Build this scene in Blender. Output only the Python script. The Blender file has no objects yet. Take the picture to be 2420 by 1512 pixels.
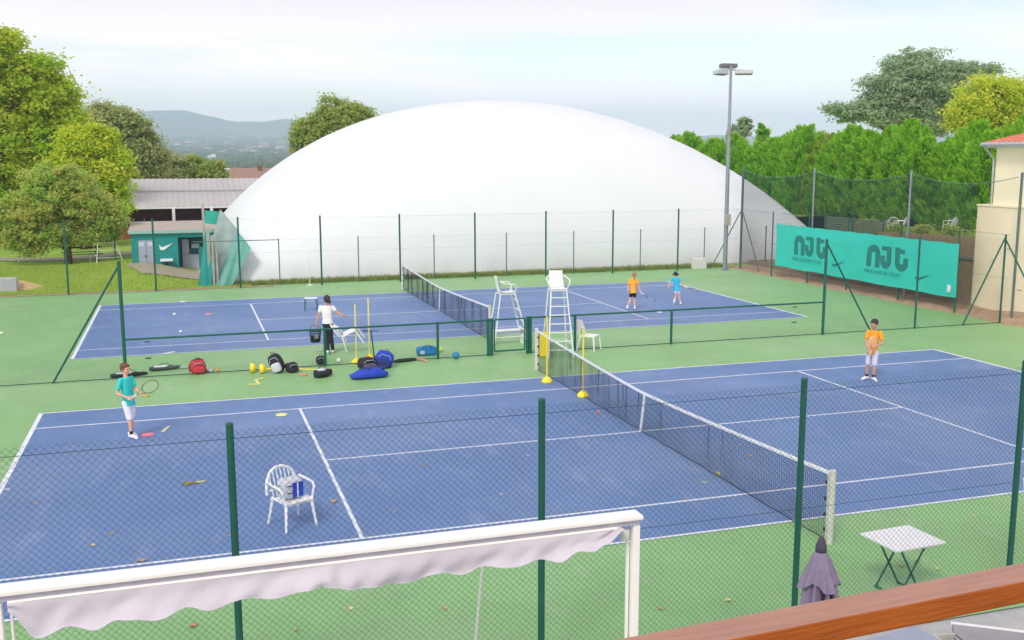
import bpy, bmesh, math, random
import numpy as np
from mathutils import Vector, Matrix

S = bpy.context.scene
COL = S.collection
R = math.radians
rnd = random.Random(7)

# ------------------------------------------------------------------ camera
CAM = (-8.691, -18.414, 5.55)
YAW, PITCH, ROLL, FPX = 0.312, -0.159, -0.002, 2410.0
cd = bpy.data.cameras.new('camera')
cam = bpy.data.objects.new('camera', cd)
COL.objects.link(cam)
cd.sensor_width = 36.0
cd.lens = 36.0 * FPX / 2419.5
cd.clip_end = 20000
cd.clip_start = 0.05
cy_, sy_ = math.cos(YAW), math.sin(YAW)
fw = Vector((sy_*math.cos(PITCH), cy_*math.cos(PITCH), math.sin(PITCH)))
r0 = Vector((cy_, -sy_, 0)); u0 = r0.cross(fw)
rt = r0*math.cos(ROLL) + u0*math.sin(ROLL)
up = -r0*math.sin(ROLL) + u0*math.cos(ROLL)
cam.matrix_world = Matrix(((rt.x, up.x, -fw.x, CAM[0]), (rt.y, up.y, -fw.y, CAM[1]), (rt.z, up.z, -fw.z, CAM[2]), (0, 0, 0, 1)))
S.camera = cam
CV = Vector(CAM)

def at(u, v, y):
    """surveyed point: sight line of the photo (2419 wide) met at world depth y"""
    d = fw + rt*((u-1209.5)/FPX) - up*((v-756)/FPX)
    return CV + d*((y-CAM[1])/d.y)

def ground(u, v, z=0.0):
    d = fw + rt*((u-1209.5)/FPX) - up*((v-756)/FPX)
    return CV + d*((z-CAM[2])/d.z)

def depth(p):
    return (Vector(p)-CV).dot(fw)

# ------------------------------------------------------------------ world, sun, exposure
S.view_settings.view_transform = 'Standard'
S.view_settings.look = 'None'
S.view_settings.exposure = 0.50
S.cycles.volume_bounces = 4
S.view_settings.gamma = 1
S.view_settings.use_curve_mapping = False
SUN_EL, SUN_AZ = 46.0, -138.0      # veiled sun high behind the left shoulder, azimuth from +Y towards +X
W = bpy.data.worlds.new("World"); S.world = W; W.use_nodes = True
nt = W.node_tree; nt.nodes.clear()
def N(t, **kw):
    n = nt.nodes.new(t)
    for k, v in kw.items():
        setattr(n, k, v)
    return n
out = N('ShaderNodeOutputWorld'); bg = N('ShaderNodeBackground'); bg.inputs['Strength'].default_value = 0.1
sky = N('ShaderNodeTexSky', sky_type='NISHITA', sun_disc=False)
sky.sun_elevation = R(SUN_EL); sky.sun_rotation = R(SUN_AZ); sky.air_density = 1.4; sky.dust_density = 0.6; sky.ozone_density = 2.0
tc = N('ShaderNodeTexCoord'); sep = N('ShaderNodeSeparateXYZ'); nt.links.new(tc.outputs['Generated'], sep.inputs[0])
zz = N('ShaderNodeMath', operation='MAXIMUM'); nt.links.new(sep.outputs['Z'], zz.inputs[0]); zz.inputs[1].default_value = 0.0
za = N('ShaderNodeMath', operation='ADD'); nt.links.new(zz.outputs[0], za.inputs[0]); za.inputs[1].default_value = 0.07
dx = N('ShaderNodeMath', operation='DIVIDE'); nt.links.new(sep.outputs['X'], dx.inputs[0]); nt.links.new(za.outputs[0], dx.inputs[1])
dy = N('ShaderNodeMath', operation='DIVIDE'); nt.links.new(sep.outputs['Y'], dy.inputs[0]); nt.links.new(za.outputs[0], dy.inputs[1])
cmb = N('ShaderNodeCombineXYZ'); nt.links.new(dx.outputs[0], cmb.inputs[0]); nt.links.new(dy.outputs[0], cmb.inputs[1])
mp = N('ShaderNodeMapping'); nt.links.new(cmb.outputs[0], mp.inputs[0]); mp.inputs['Scale'].default_value = (0.55, 1.0, 1); mp.inputs['Location'].default_value = (3.3, 0.9, 0); mp.inputs['Rotation'].default_value = (0, 0, 0.15)
n1 = N('ShaderNodeTexNoise'); n1.inputs['Scale'].default_value = 0.55; n1.inputs['Detail'].default_value = 6; n1.inputs['Roughness'].default_value = 0.52; n1.inputs['Distortion'].default_value = 0.5
nt.links.new(mp.outputs[0], n1.inputs['Vector'])
rp = N('ShaderNodeValToRGB'); nt.links.new(n1.outputs['Fac'], rp.inputs[0])
rp.color_ramp.elements[0].position = 0.40; rp.color_ramp.elements[0].color = (0.30, 0.30, 0.30, 1)
rp.color_ramp.elements[1].position = 0.58; rp.color_ramp.elements[1].color = (1, 1, 1, 1)
mx = N('ShaderNodeMix', data_type='RGBA'); nt.links.new(rp.outputs[0], mx.inputs['Factor']); nt.links.new(sky.outputs[0], mx.inputs['A'])
mx.inputs['B'].default_value = (8.6, 7.5, 7.75, 1)
# thin cloud is brightest low over the horizon
hr = N('ShaderNodeMapRange'); hr.inputs['From Min'].default_value = 0.0; hr.inputs['From Max'].default_value = 0.15; hr.inputs['To Min'].default_value = 2.45; hr.inputs['To Max'].default_value = 0.97
nt.links.new(zz.outputs[0], hr.inputs['Value'])
ml = N('ShaderNodeVectorMath', operation='SCALE'); nt.links.new(mx.outputs['Result'], ml.inputs[0]); nt.links.new(hr.outputs[0], ml.inputs['Scale'])
nt.links.new(ml.outputs[0], bg.inputs['Color']); nt.links.new(bg.outputs[0], out.inputs[0])
sl = bpy.data.lights.new('sun', 'SUN'); sl.energy = 1.4; sl.angle = R(14); sl.color = (1.0, 0.96, 0.9)
so = bpy.data.objects.new('sun', sl); COL.objects.link(so)
so.rotation_euler = (R(90-SUN_EL), 0, R(180-SUN_AZ))
so.location = (0, 0, 40)

# ------------------------------------------------------------------ materials
def lin(c):
    return tuple(((x/255)/12.92 if x/255 <= 0.04045 else ((x/255+0.055)/1.055)**2.4) for x in c)
MATS = {}
def mat(name, rgb, rough=0.6, var=0.12, scale=6.0, bump=0.0, bscale=60.0, metal=0.0, spec=0.5, detail=4, rgb2=None, stretch=(1, 1, 1), coat=0.0, trans=0.0, tscale=1.5, tint=False, hue=None, object_coords=True, alpha=1.0):
    """procedural principled material: base colour broken up by noise (and an optional second colour)"""
    if name in MATS: return MATS[name]
    m = bpy.data.materials.new(name); m.use_nodes = True
    t = m.node_tree; b = t.nodes['Principled BSDF']
    c = lin(rgb)
    c2 = lin(rgb2) if rgb2 else tuple(min(1, x*(1-var)) for x in c)
    c1 = c if rgb2 else tuple(min(1, x*(1+var*0.6)) for x in c)
    co = t.nodes.new('ShaderNodeTexCoord'); ma = t.nodes.new('ShaderNodeMapping'); ma.inputs['Scale'].default_value = stretch
    t.links.new(co.outputs['Object'], ma.inputs[0])
    no = t.nodes.new('ShaderNodeTexNoise'); no.inputs['Scale'].default_value = scale; no.inputs['Detail'].default_value = detail; no.inputs['Roughness'].default_value = 0.6
    t.links.new(ma.outputs[0], no.inputs['Vector'])
    rm = t.nodes.new('ShaderNodeMapRange'); rm.inputs['From Min'].default_value = 0.3; rm.inputs['From Max'].default_value = 0.7
    t.links.new(no.outputs['Fac'], rm.inputs['Value'])
    mi = t.nodes.new('ShaderNodeMix'); mi.data_type = 'RGBA'; mi.inputs['A'].default_value = (*c2, 1); mi.inputs['B'].default_value = (*c1, 1)
    t.links.new(rm.outputs[0], mi.inputs['Factor'])
    res = mi.outputs['Result']
    if tint:   # natural leaf-to-leaf colour variation, stored per clump
        a = t.nodes.new('ShaderNodeAttribute'); a.attribute_name = 'tint'
        m2 = t.nodes.new('ShaderNodeMix'); m2.data_type = 'RGBA'; m2.inputs['B'].default_value = (*lin(tint), 1)
        t.links.new(a.outputs['Fac'], m2.inputs['Factor']); t.links.new(res, m2.inputs['A']); res = m2.outputs['Result']
    t.links.new(res, b.inputs['Base Color'])
    b.inputs['Roughness'].default_value = rough; b.inputs['Metallic'].default_value = metal
    b.inputs['Specular IOR Level'].default_value = spec
    if coat: b.inputs['Coat Weight'].default_value = coat
    if bump:
        n2 = t.nodes.new('ShaderNodeTexNoise'); n2.inputs['Scale'].default_value = bscale; n2.inputs['Detail'].default_value = 3
        t.links.new(ma.outputs[0], n2.inputs['Vector'])
        bu = t.nodes.new('ShaderNodeBump'); bu.inputs['Strength'].default_value = bump; bu.inputs['Distance'].default_value = 0.02
        t.links.new(n2.outputs['Fac'], bu.inputs['Height']); t.links.new(bu.outputs[0], b.inputs['Normal'])
    if trans:
        tr = t.nodes.new('ShaderNodeBsdfTranslucent'); vs_ = t.nodes.new('ShaderNodeVectorMath'); vs_.operation = 'SCALE'; vs_.inputs['Scale'].default_value = tscale
        t.links.new(res, vs_.inputs[0]); t.links.new(vs_.outputs[0], tr.inputs['Color'])
        ms = t.nodes.new('ShaderNodeMixShader'); ms.inputs[0].default_value = trans
        o = t.nodes['Material Output']
        t.links.new(b.outputs[0], ms.inputs[1]); t.links.new(tr.outputs[0], ms.inputs[2]); t.links.new(ms.outputs[0], o.inputs['Surface'])
    MATS[name] = m
    return m

# ------------------------------------------------------------------ object helpers
def tag(o, label=None, cat=None, group=None, kind=None):
    if label: o['label'] = label
    if cat: o['category'] = cat
    if group: o['group'] = group
    if kind: o['kind'] = kind
    return o
def thing(name, label, cat, loc=(0, 0, 0), rz=0.0, group=None, rot=None):
    o = bpy.data.objects.new(name, None); COL.objects.link(o)
    o.location = loc; o.rotation_euler = rot if rot else (0, 0, rz); o.empty_display_size = 0.2
    return tag(o, label, cat, group)
def copy_tree(o, label=None, loc=None, rz=None, rot=None, group=None, parent=None):
    c = o.copy(); COL.objects.link(c)
    if parent: c.parent = parent
    if label: c['label'] = label
    if group: c['group'] = group
    if loc is not None: c.location = loc
    if rz is not None: c.rotation_euler = (0, 0, rz)
    if rot is not None: c.rotation_euler = rot
    for ch in list(o.children):
        copy_tree(ch, parent=c)
    return c

class MB:
    def __init__(s): s.v = []; s.f = []; s.ga = None
    def add(s, vs, fs):
        n = len(s.v); s.v += [tuple(p) for p in vs]; s.f += [tuple(i+n for i in f) for f in fs]; return s
    def box(s, x0, y0, z0, x1, y1, z1, bev=0.0, M=None):
        if bev:
            bm = bmesh.new(); bmesh.ops.create_cube(bm, size=1)
            for v in bm.verts:
                v.co = Vector((x0+(v.co.x+.5)*(x1-x0), y0+(v.co.y+.5)*(y1-y0), z0+(v.co.z+.5)*(z1-z0)))
            bmesh.ops.bevel(bm, geom=bm.edges[:], offset=bev, segments=2, profile=0.6, affect='EDGES')
            bm.verts.index_update()
            vs = [v.co.copy() for v in bm.verts]; fs = [[v.index for v in f.verts] for f in bm.faces]; bm.free()
        else:
            vs = [Vector(p) for p in ((x0, y0, z0), (x1, y0, z0), (x1, y1, z0), (x0, y1, z0), (x0, y0, z1), (x1, y0, z1), (x1, y1, z1), (x0, y1, z1))]
            fs = [(3, 2, 1, 0), (4, 5, 6, 7), (0, 1, 5, 4), (1, 2, 6, 5), (2, 3, 7, 6), (3, 0, 4, 7)]
        if M is not None: vs = [M @ v for v in vs]
        return s.add(vs, fs)
    def tube(s, pts, r, n=8, caps=True, flat=1.0):
        """tube through points; r number or list"""
        pts = [Vector(p) for p in pts]
        rs = r if isinstance(r, (list, tuple)) else [r]*len(pts)
        vs = []; fs = []
        prev = None
        for i, p in enumerate(pts):
            if i == 0: d = pts[1]-pts[0]
            elif i == len(pts)-1: d = pts[-1]-pts[-2]
            else: d = (pts[i+1]-p).normalized() + (p-pts[i-1]).normalized()
            d = d.normalized() if d.length > 1e-9 else Vector((0, 0, 1))
            if prev is None:
                a = Vector((0, 0, 1)) if abs(d.z) < 0.9 else Vector((1, 0, 0))
                x = d.cross(a).normalized()
            else:
                x = (prev - d*prev.dot(d)); x = x.normalized() if x.length > 1e-6 else d.orthogonal().normalized()
            y = d.cross(x).normalized(); prev = x
            for k in range(n):
                t = 2*math.pi*k/n
                vs.append(p + x*math.cos(t)*rs[i] + y*math.sin(t)*rs[i]*flat)
        for i in range(len(pts)-1):
            for k in range(n):
                a = i*n+k; b = i*n+(k+1) % n
                fs.append((a, b, b+n, a+n))
        if caps:
            fs.append(tuple(reversed(range(n)))); fs.append(tuple(range((len(pts)-1)*n, len(pts)*n)))
        return s.add(vs, fs)
    def ell(s, c, r, nu=12, nv=8, M=None):
        vs = []; fs = []
        for j in range(nv+1):
            ph = math.pi*j/nv - math.pi/2
            for i in range(nu):
                t = 2*math.pi*i/nu
                p = Vector((r[0]*math.cos(ph)*math.cos(t), r[1]*math.cos(ph)*math.sin(t), r[2]*math.sin(ph)))
                if M is not None: p = M @ p
                vs.append(Vector(c)+p)
        for j in range(nv):
            for i in range(nu):
                a = j*nu+i; b = j*nu+(i+1) % nu
                fs.append((a, b, b+nu, a+nu))
        return s.add(vs, fs)
    def lathe(s, prof, c=(0, 0, 0), n=20, wob=None):
        """prof: (r,z) list"""
        vs = []; fs = []
        for j, (r, z) in enumerate(prof):
            for i in range(n):
                t = 2*math.pi*i/n
                rr = r*(wob(t, z) if wob else 1)
                vs.append((c[0]+rr*math.cos(t), c[1]+rr*math.sin(t), c[2]+z))
        for j in range(len(prof)-1):
            for i in range(n):
                a = j*n+i; b = j*n+(i+1) % n
                fs.append((a, b, b+n, a+n))
        fs.append(tuple(reversed(range(n)))); fs.append(tuple(range((len(prof)-1)*n, len(prof)*n)))
        return s.add(vs, fs)
    def prism(s, poly, a, b, plane='xz', M=None):
        """extrude 2-D polygon between a and b along the missing axis"""
        def P(p, t):
            return {'xz': Vector((p[0], t, p[1])), 'yz': Vector((t, p[0], p[1])), 'xy': Vector((p[0], p[1], t))}[plane]
        n = len(poly)
        vs = [P(p, a) for p in poly] + [P(p, b) for p in poly]
        if M is not None: vs = [M @ v for v in vs]
        fs = [tuple(range(n)), tuple(reversed(range(n, 2*n)))] + [(i, (i+1) % n, (i+1) % n+n, i+n) for i in range(n)]
        return s.add(vs, fs)
    def sheet(s, fn, nu, nv):
        vs = [fn(i/nu, j/nv) for j in range(nv+1) for i in range(nu+1)]
        fs = [(j*(nu+1)+i, j*(nu+1)+i+1, (j+1)*(nu+1)+i+1, (j+1)*(nu+1)+i) for j in range(nv) for i in range(nu)]
        return s.add(vs, fs)
    def build(s, name, m, parent=None, smooth=False, normals=True):
        me = bpy.data.meshes.new(name)
        me.from_pydata([tuple(v) for v in s.v], [], s.f)
        if normals:
            bm = bmesh.new(); bm.from_mesh(me); bmesh.ops.recalc_face_normals(bm, faces=bm.faces[:]); bm.to_mesh(me); bm.free()
        me.materials.append(m)
        if smooth:
            me.polygons.foreach_set('use_smooth', [True]*len(me.polygons))
        o = bpy.data.objects.new(name, me); COL.objects.link(o)
        if parent is not None: o.parent = parent
        return o

def np_mesh(name, V, F, m, parent=None, tint=None, smooth=False):
    """V (n,3) array, F (k,4) or (k,3) array"""
    me = bpy.data.meshes.new(name)
    V = np.asarray(V, np.float32); F = np.asarray(F, np.int32); k = F.shape[1]
    me.vertices.add(len(V)); me.vertices.foreach_set('co', V.ravel())
    me.loops.add(F.size); me.loops.foreach_set('vertex_index', F.ravel())
    me.polygons.add(len(F)); me.polygons.foreach_set('loop_start', np.arange(0, F.size, k, dtype=np.int32))
    if smooth: me.polygons.foreach_set('use_smooth', np.ones(len(F), bool))
    if tint is not None:
        a = me.attributes.new('tint', 'FLOAT', 'POINT'); a.data.foreach_set('value', np.asarray(tint, np.float32))
    me.update(calc_edges=True); me.validate()
    me.materials.append(m)
    o = bpy.data.objects.new(name, me); COL.objects.link(o)
    if parent is not None: o.parent = parent
    return o

def strands(A, B, r, flat=False):
    """three-sided wires from points A to points B (arrays n,3) with radius r"""
    A = np.asarray(A, float); B = np.asarray(B, float)
    d = B-A; d /= np.linalg.norm(d, axis=1)[:, None]
    a = np.where(np.abs(d[:, 2:3]) < 0.9, np.array([[0, 0, 1.]]), np.array([[1., 0, 0]]))
    x = np.cross(d, a); x /= np.linalg.norm(x, axis=1)[:, None]; y = np.cross(d, x)
    V = []; n = len(A)
    for P in (A, B):
        for k in range(3):
            t = 2*math.pi*k/3
            V.append(P + x*math.cos(t)*r + y*math.sin(t)*r)
    V = np.stack(V, 1).reshape(-1, 3)
    base = np.arange(n)*6
    F = np.concatenate([np.stack([base+k, base+(k+1) % 3, base+3+(k+1) % 3, base+3+k], 1) for k in range(3)])
    return V, F

def chain_link(L, H, cell, r, z0=0.05, jit=0.0, seed=1):
    """diagonal woven wires of a chain-link fence in the XZ plane, X 0..L"""
    rg = np.random.default_rng(seed)
    A = []; B = []
    st = cell*math.sqrt(2); h = H-z0
    k = np.arange(-h, L+h, st)
    for sgn, y in ((1, -r), (-1, r)):
        for c in k:
            x0, x1, za, zb = c, c+h, z0, H
            if x0 < 0: za += -x0; x0 = 0
            if x1 > L: zb -= (x1-L); x1 = L
            if zb-za < 0.02 or x1 <= x0: continue
            if sgn > 0: A.append((x0, y, za)); B.append((x1, y, zb))
            else: A.append((L-x0, y, za)); B.append((L-x1, y, zb))
    A = np.array(A); B = np.array(B)
    return strands(A, B, r)
# ================================================================== the setting
G_GREEN = mat('green_acrylic', (134, 180, 118), 0.5, var=0.10, scale=0.5, bump=0.15, bscale=260, spec=0.3, detail=8)
G_BLUE = mat('blue_acrylic', (95, 126, 174), 0.5, var=0.10, scale=0.45, bump=0.15, bscale=260, spec=0.3, detail=8)
M_LINE = mat('line_paint', (226, 230, 240), 0.7, var=0.22, scale=7)
def wear(m, amt):
    # dusty patches, ball scuffs and faint streaks that belong to the paint itself
    t = m.node_tree; b = t.nodes['Principled BSDF']; src = b.inputs['Base Color'].links[0].from_socket
    co = t.nodes.new('ShaderNodeTexCoord'); last = src
    for sc, st, lo, hi, col, k in ((0.22, (1, 1, 1), .46, .66, (.62, .66, .62, 1), .08*amt), (2.6, (1, .35, 1), .56, .72, (.75, .78, .78, 1), .08*amt), (38, (1, 1, 1), .62, .74, (.85, .86, .82, 1), .22*amt), (1.1, (1, 1, 1), .60, .72, (.06, .08, .10, 1), .10*amt)):
        mp_ = t.nodes.new('ShaderNodeMapping'); mp_.inputs['Scale'].default_value = st; mp_.inputs['Location'].default_value = (sc*3, sc, 0)
        t.links.new(co.outputs['Object'], mp_.inputs[0])
        no = t.nodes.new('ShaderNodeTexNoise'); no.inputs['Scale'].default_value = sc; no.inputs['Detail'].default_value = 6; t.links.new(mp_.outputs[0], no.inputs['Vector'])
        mr = t.nodes.new('ShaderNodeMapRange'); mr.inputs['From Min'].default_value = lo; mr.inputs['From Max'].default_value = hi; mr.inputs['To Max'].default_value = k
        t.links.new(no.outputs['Fac'], mr.inputs['Value'])
        mi = t.nodes.new('ShaderNodeMix'); mi.data_type = 'RGBA'; mi.inputs['B'].default_value = col
        t.links.new(mr.outputs[0], mi.inputs['Factor']); t.links.new(last, mi.inputs['A']); last = mi.outputs['Result']
    t.links.new(last, b.inputs['Base Color'])
wear(G_GREEN, 1.0); wear(G_BLUE, 1.0)
M_DIRT = mat('brown_earth', (180, 156, 130), 0.95, var=0.35, scale=3, bump=0.6, bscale=20, rgb2=(150, 124, 98))
M_GRASS = mat('lawn', (148, 180, 66), 0.95, scale=0.7, bump=0.4, bscale=30, rgb2=(120, 156, 46), detail=8)
M_DRY = mat('dry_lawn', (170, 168, 98), 0.95, scale=0.5, bump=0.5, bscale=30, rgb2=(120, 122, 60), detail=8)
M_GRAVEL = mat('gravel', (176, 166, 152), 0.95, scale=6, bump=0.6, bscale=40, rgb2=(146, 134, 120))
M_FIELD = mat('far_field', (96, 120, 66), 0.95, scale=0.02, rgb2=(140, 140, 96), detail=8)
M_CONC = mat('concrete', (170, 168, 162), 0.9, var=0.15, scale=3, bump=0.3, bscale=40)

def struct(o): return tag(o, kind='structure')
def slab(name, x0, y0, x1, y1, z, m, nx=1, ny=1):
    b = MB(); b.sheet(lambda s, t: (x0+(x1-x0)*s, y0+(y1-y0)*t, z), nx, ny)
    return struct(b.build(name, m))

# broad ground sheet
slab('ground', -420, -120, 420, 420, -0.06, M_DRY, 8, 8)
slab('court_surface', -19.0, -8.95, 17.35, 26.55, 0.0, G_GREEN)
slab('court_apron', -6.5, 26.552, 17.35, 27.35, 0.0, G_GREEN)
slab('terrace', -30, -30, 30, -8.90, -0.02, mat('terrace_paving', (176, 176, 176), 0.85, var=0.15, scale=4, bump=0.2))
CBX, CBY = 0.05, 17.31
slab('near_blue_court', -11.885, -5.485, 11.885, 5.485, 0.004, G_BLUE)
slab('far_blue_court', CBX-11.885, CBY-5.485, CBX+11.885, CBY+5.485, 0.004, G_BLUE)

def court_lines(name, cx, cy):
    b = MB(); z = 0.008; w = 0.06
    def ln(x0, y0, x1, y1): b.sheet(lambda s, t: (cx+x0+(x1-x0)*s, cy+y0+(y1-y0)*t, z), 1, 1)
    for s in (-1, 1):
        ln(-11.885, s*5.485-w*(s > 0), 11.885, s*5.485+w*(s < 0))
        xa = 11.885-0.09
        ln(*( (xa, -5.425, 11.885, 5.425) if s > 0 else (-11.885, -5.425, -xa, 5.425)))
        ln(-xa, s*4.115-w/2, xa, s*4.115+w/2)
        ln(s*6.40-w/2, -4.085, s*6.40+w/2, -0.03); ln(s*6.40-w/2, 0.03, s*6.40+w/2, 4.085)
        ln(s*(xa-0.10) if s < 0 else xa-0.10, -0.03, -xa if s < 0 else xa, 0.03)
    ln(-6.43, -0.03, 6.43, 0.03)
    return struct(b.build(name, M_LINE, normals=False))
court_lines('near_court_lines', 0, 0)
court_lines('far_court_lines', CBX, CBY)

# lawn with its mound towards the clubhouse, beyond the far fence
def lawn_h(x, y):
    k = max(0, min(1, (y-26.7)/3.5)); k = k*k*(3-2*k)
    side = max(0, min(1, (-7.6-x)/3.2)); side = side*side*(3-2*side)
    far = max(0, min(1, (y-29)/10))
    return 0.02 + 0.42*k*side*(0.75+0.25*math.sin(x*0.6+1)) + 0.25*far*side
def lawn(s, t):
    x = -60+53.4*s; y = 26.72+(62-26.72)*t**1.6
    return (x, y, lawn_h(x, y))
b = MB(); b.sheet(lawn, 110, 60); struct(b.build('lawn', M_GRASS, smooth=True))
def path(s, t):
    x = -40+31.5*s; yc = 31.0+9.0*(s**0.8)+1.2*math.sin(s*5)
    w = 0.3+0.55*s
    y = yc+(t-.5)*2*w
    return (x, y, lawn_h(x, y)+0.03)
b = MB(); b.sheet(path, 60, 4); struct(b.build('gravel_path', M_GRAVEL, smooth=True))
b = MB(); b.sheet(lambda s, t: (-10.5+3.6*s-0.9*t, 29.6+3.7*t, lawn_h(-10.5+3.6*s-0.9*t, 29.6+3.7*t)+0.05), 14, 10); struct(b.build('gravel_yard', M_GRAVEL, smooth=True))
# earth kerb strips at the court edge
b = MB(); b.sheet(lambda s, t: (-40+35*s, 26.5+0.34*t+0.04*math.sin(s*90), 0.012+0.02*t), 90, 1); struct(b.build('earth_strip', M_DIRT))
# strip of ground in front of the dome
b = MB(); b.sheet(lambda s, t: (-6.7+26*s, 27.30+.8*t+.05*math.sin(s*130), 0.012+0.04*t+0.008*math.sin(s*60)), 60, 3); struct(b.build('grass_verge', M_GRASS, smooth=True))
# bank of earth on the right and the raised garden behind it
def bank(s, t):
    y = -12+52*s
    xe = [17.15, 17.6, 18.3, 18.9, 19.2, 22, 40][t] + 0.10*math.sin(y*1.3)*(t in (0, 1, 2))
    z = [-0.03, 0.10, 0.22, 0.42, 1.50, 1.55, 1.7][t]
    z = z*max(.14, min(1, (24.0-y)/3.5)) + 0.05*math.sin(y*2.1+t)*(1 <= t <= 3) if t else z
    return (xe, y, z)
b = MB(); nn = 110
vs = [bank(i/nn, j) for j in range(7) for i in range(nn+1)]
b.add(vs, [(j*(nn+1)+i, j*(nn+1)+i+1, (j+1)*(nn+1)+i+1, (j+1)*(nn+1)+i) for j in range(6) for i in range(nn)])
struct(b.build('earth_bank', M_DIRT, smooth=True))
slab('raised_garden', 25.8, 40, 60, 75, 1.6, M_GRASS, 2, 2)

# distant valley and hills, one height field in rings round the camera
def far_h(dist, az):
    prof = [(260, -4), (600, -6), (1000, -4), (1500, 0), (2300, 12), (3300, 32), (4300, 70), (5600, 255), (7000, 120)]
    for (a, za), (b_, zb) in zip(prof, prof[1:]):
        if dist <= b_:
            t = (dist-a)/(b_-a); t = max(0, t); t = t*t*(3-2*t) if b_ >= 5600 else t
            z = za+(zb-za)*t; break
    k = max(0, min(1, (dist-3600)/1800))
    u = math.degrees(az)
    # ridge line as seen over the clubhouse, falling away to the right
    ridge = 1.0 + 0.05*math.sin(u*1.1+1.0) + 0.02*math.sin(u*3.7) + 0.008*math.sin(u*9.1)
    fall = 1/(1+math.exp((u-1.2)/0.85))*0.20+0.76
    if u > 6: fall *= max(0.55, 1-(u-6)*0.05)
    return z*(1-k)+z*ridge*fall*k + (3*math.sin(dist*0.011+u*2.0)*(1-k)*min(1, dist/2500))
na, nd = 220, 90
ds = [260*(7000/260)**(j/nd) for j in range(nd+1)]
vs = []
for j in range(nd+1):
    for i in range(na+1):
        az = R(-42+110*i/na)
        d_ = ds[j]
        vs.append((CAM[0]+d_*math.sin(az), CAM[1]+d_*math.cos(az), far_h(d_, az)))
b = MB(); b.add(vs, [(j*(na+1)+i, j*(na+1)+i+1, (j+1)*(na+1)+i+1, (j+1)*(na+1)+i) for j in range(nd) for i in range(na)])
M_HILL = mat('wooded_hills', (52, 78, 40), 1.0, scale=0.006, rgb2=(96, 112, 66), detail=10)
struct(b.build('hills', M_HILL, smooth=True))

# ================================================================== air dome
M_DOME = mat('dome_membrane', (223, 229, 230), 0.5, var=0.03, scale=0.3, spec=0.4, trans=0.0)
DCX, DA, DH, DE1, DB, DQ1, DEY, DQY, DE2, DQ2 = 8.64, 16.664, 8.589, 2.297, 9.058, 0.737, 2.639, 0.632, 1.771, 0.591
dome = thing('air_dome', 'huge white inflated dome hall behind the far tennis court', 'air dome', (DCX, 27.95+DB, 0))
def dome_z(X, Yn):
    e, q = (DE1, DQ1) if X < 0 else (DE2, DQ2)
    return DH*max(0, 1-abs(X)**e)**q*max(0, 1-abs(Yn)**DEY)**DQY
def dome_pt(s, t, off=0.0):
    X = math.sin((s-.5)*math.pi); Yn = math.sin((t-.5)*math.pi)
    z = dome_z(X, Yn)
    # shallow sag between the welded panels
    k = (DA*X/1.95) % 1.0
    z2 = z - 0.006*(1-(2*k-1)**2)*min(1, z)
    return (DA*X, DB*Yn, max(0.0, z2)+off)
b = MB(); b.sheet(lambda s, t: dome_pt(s, t), 240, 90)
b.build('membrane', M_DOME, dome, smooth=True)
# base skirt rail and weld seams
b = MB()
M_SEAM = mat('dome_seam', (240, 241, 243), 0.6, var=0.03)
for k in range(-8, 9):
    X = k*1.95/DA
    if abs(X) > 0.97: continue
    pts = []
    for j in range(41):
        Yn = math.sin((j/40-.5)*math.pi)
        pts.append((X*DA, Yn*DB, dome_z(X, Yn)-0.006))
    b.tube(pts, 0.009, 4, caps=False)
o = b.build('weld_seam', M_SEAM, dome)
b = MB()
b.tube([(-DA+.2, -DB-.02, 0.06), (DA-.2, -DB-.02, 0.06)], 0.07, 6)
b.build('base_rail', M_CONC, dome)
# ================================================================== fences
M_GPOST = mat('dark_green_paint', (8, 92, 78), 0.45, var=0.2, scale=4)
M_GWIRE = mat('green_wire', (22, 62, 58), 0.5, var=0.1)
M_GALV = mat('galvanised', (150, 158, 170), 0.45, var=0.15, scale=5, metal=0.5)
M_OLDPOST = mat('weathered_post', (170, 170, 162), 0.8, var=0.2, scale=4)
M_GREYPOST = mat('grey_green_post', (92, 112, 112), 0.6, var=0.2, scale=4)
FB = 8.66     # fence between the courts
def post(b_root, x, y, h, r=0.03, m=M_GPOST, square=False, z0=0.0):
    b = MB()
    if square: b.box(x-r, y-r, z0, x+r, y+r, h, 0.004)
    else:
        b.tube([(x, y, z0), (x, y, h)], r, 10); b.ell((x, y, h), (r*1.08, r*1.08, r*0.6), 10, 4)
    return b.build('post', m, b_root)
def brace(root, p0, p1, r=0.027, m=M_GPOST):
    b = MB(); b.tube([p0, p1], r, 8); return b.build('brace', m, root)
def mesh_part(root, x0, L, H, cell, r, z0=0.05, m=M_GWIRE, y=0.045, name='chain_link'):
    V, F = chain_link(L, H, cell, r, z0)
    V[:, 0] += x0; V[:, 1] += y
    return np_mesh(name, V, F, m, root)
def wire_part(root, x0, x1, zs, y=0.045, r=0.003):
    b = MB()
    for z in zs: b.tube([(x0, y, z), ((x0+x1)/2, y, z-0.01), (x1, y, z)], r, 4)
    return b.build('tension_wire', M_GWIRE, root)

# near fence, just below the balcony
f = thing('chain_link_fence', 'nearest dark green chain-link fence with thick posts in front of the near court', 'fence', (0, -8.66, 0))
for k, x in enumerate((-11.5, -8.36, -5.22, -2.06, 1.08, 4.2)): post(f, x, 0, 3.05, 0.037, mat('deep_green_paint', (4, 82, 68), 0.45, var=.15, scale=4))
mesh_part(f, -11.5, 15.7, 2.98, 0.050, 0.0017, y=0.04)
wire_part(f, -11.5, 4.2, (0.1, 1.5, 2.9))

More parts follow.
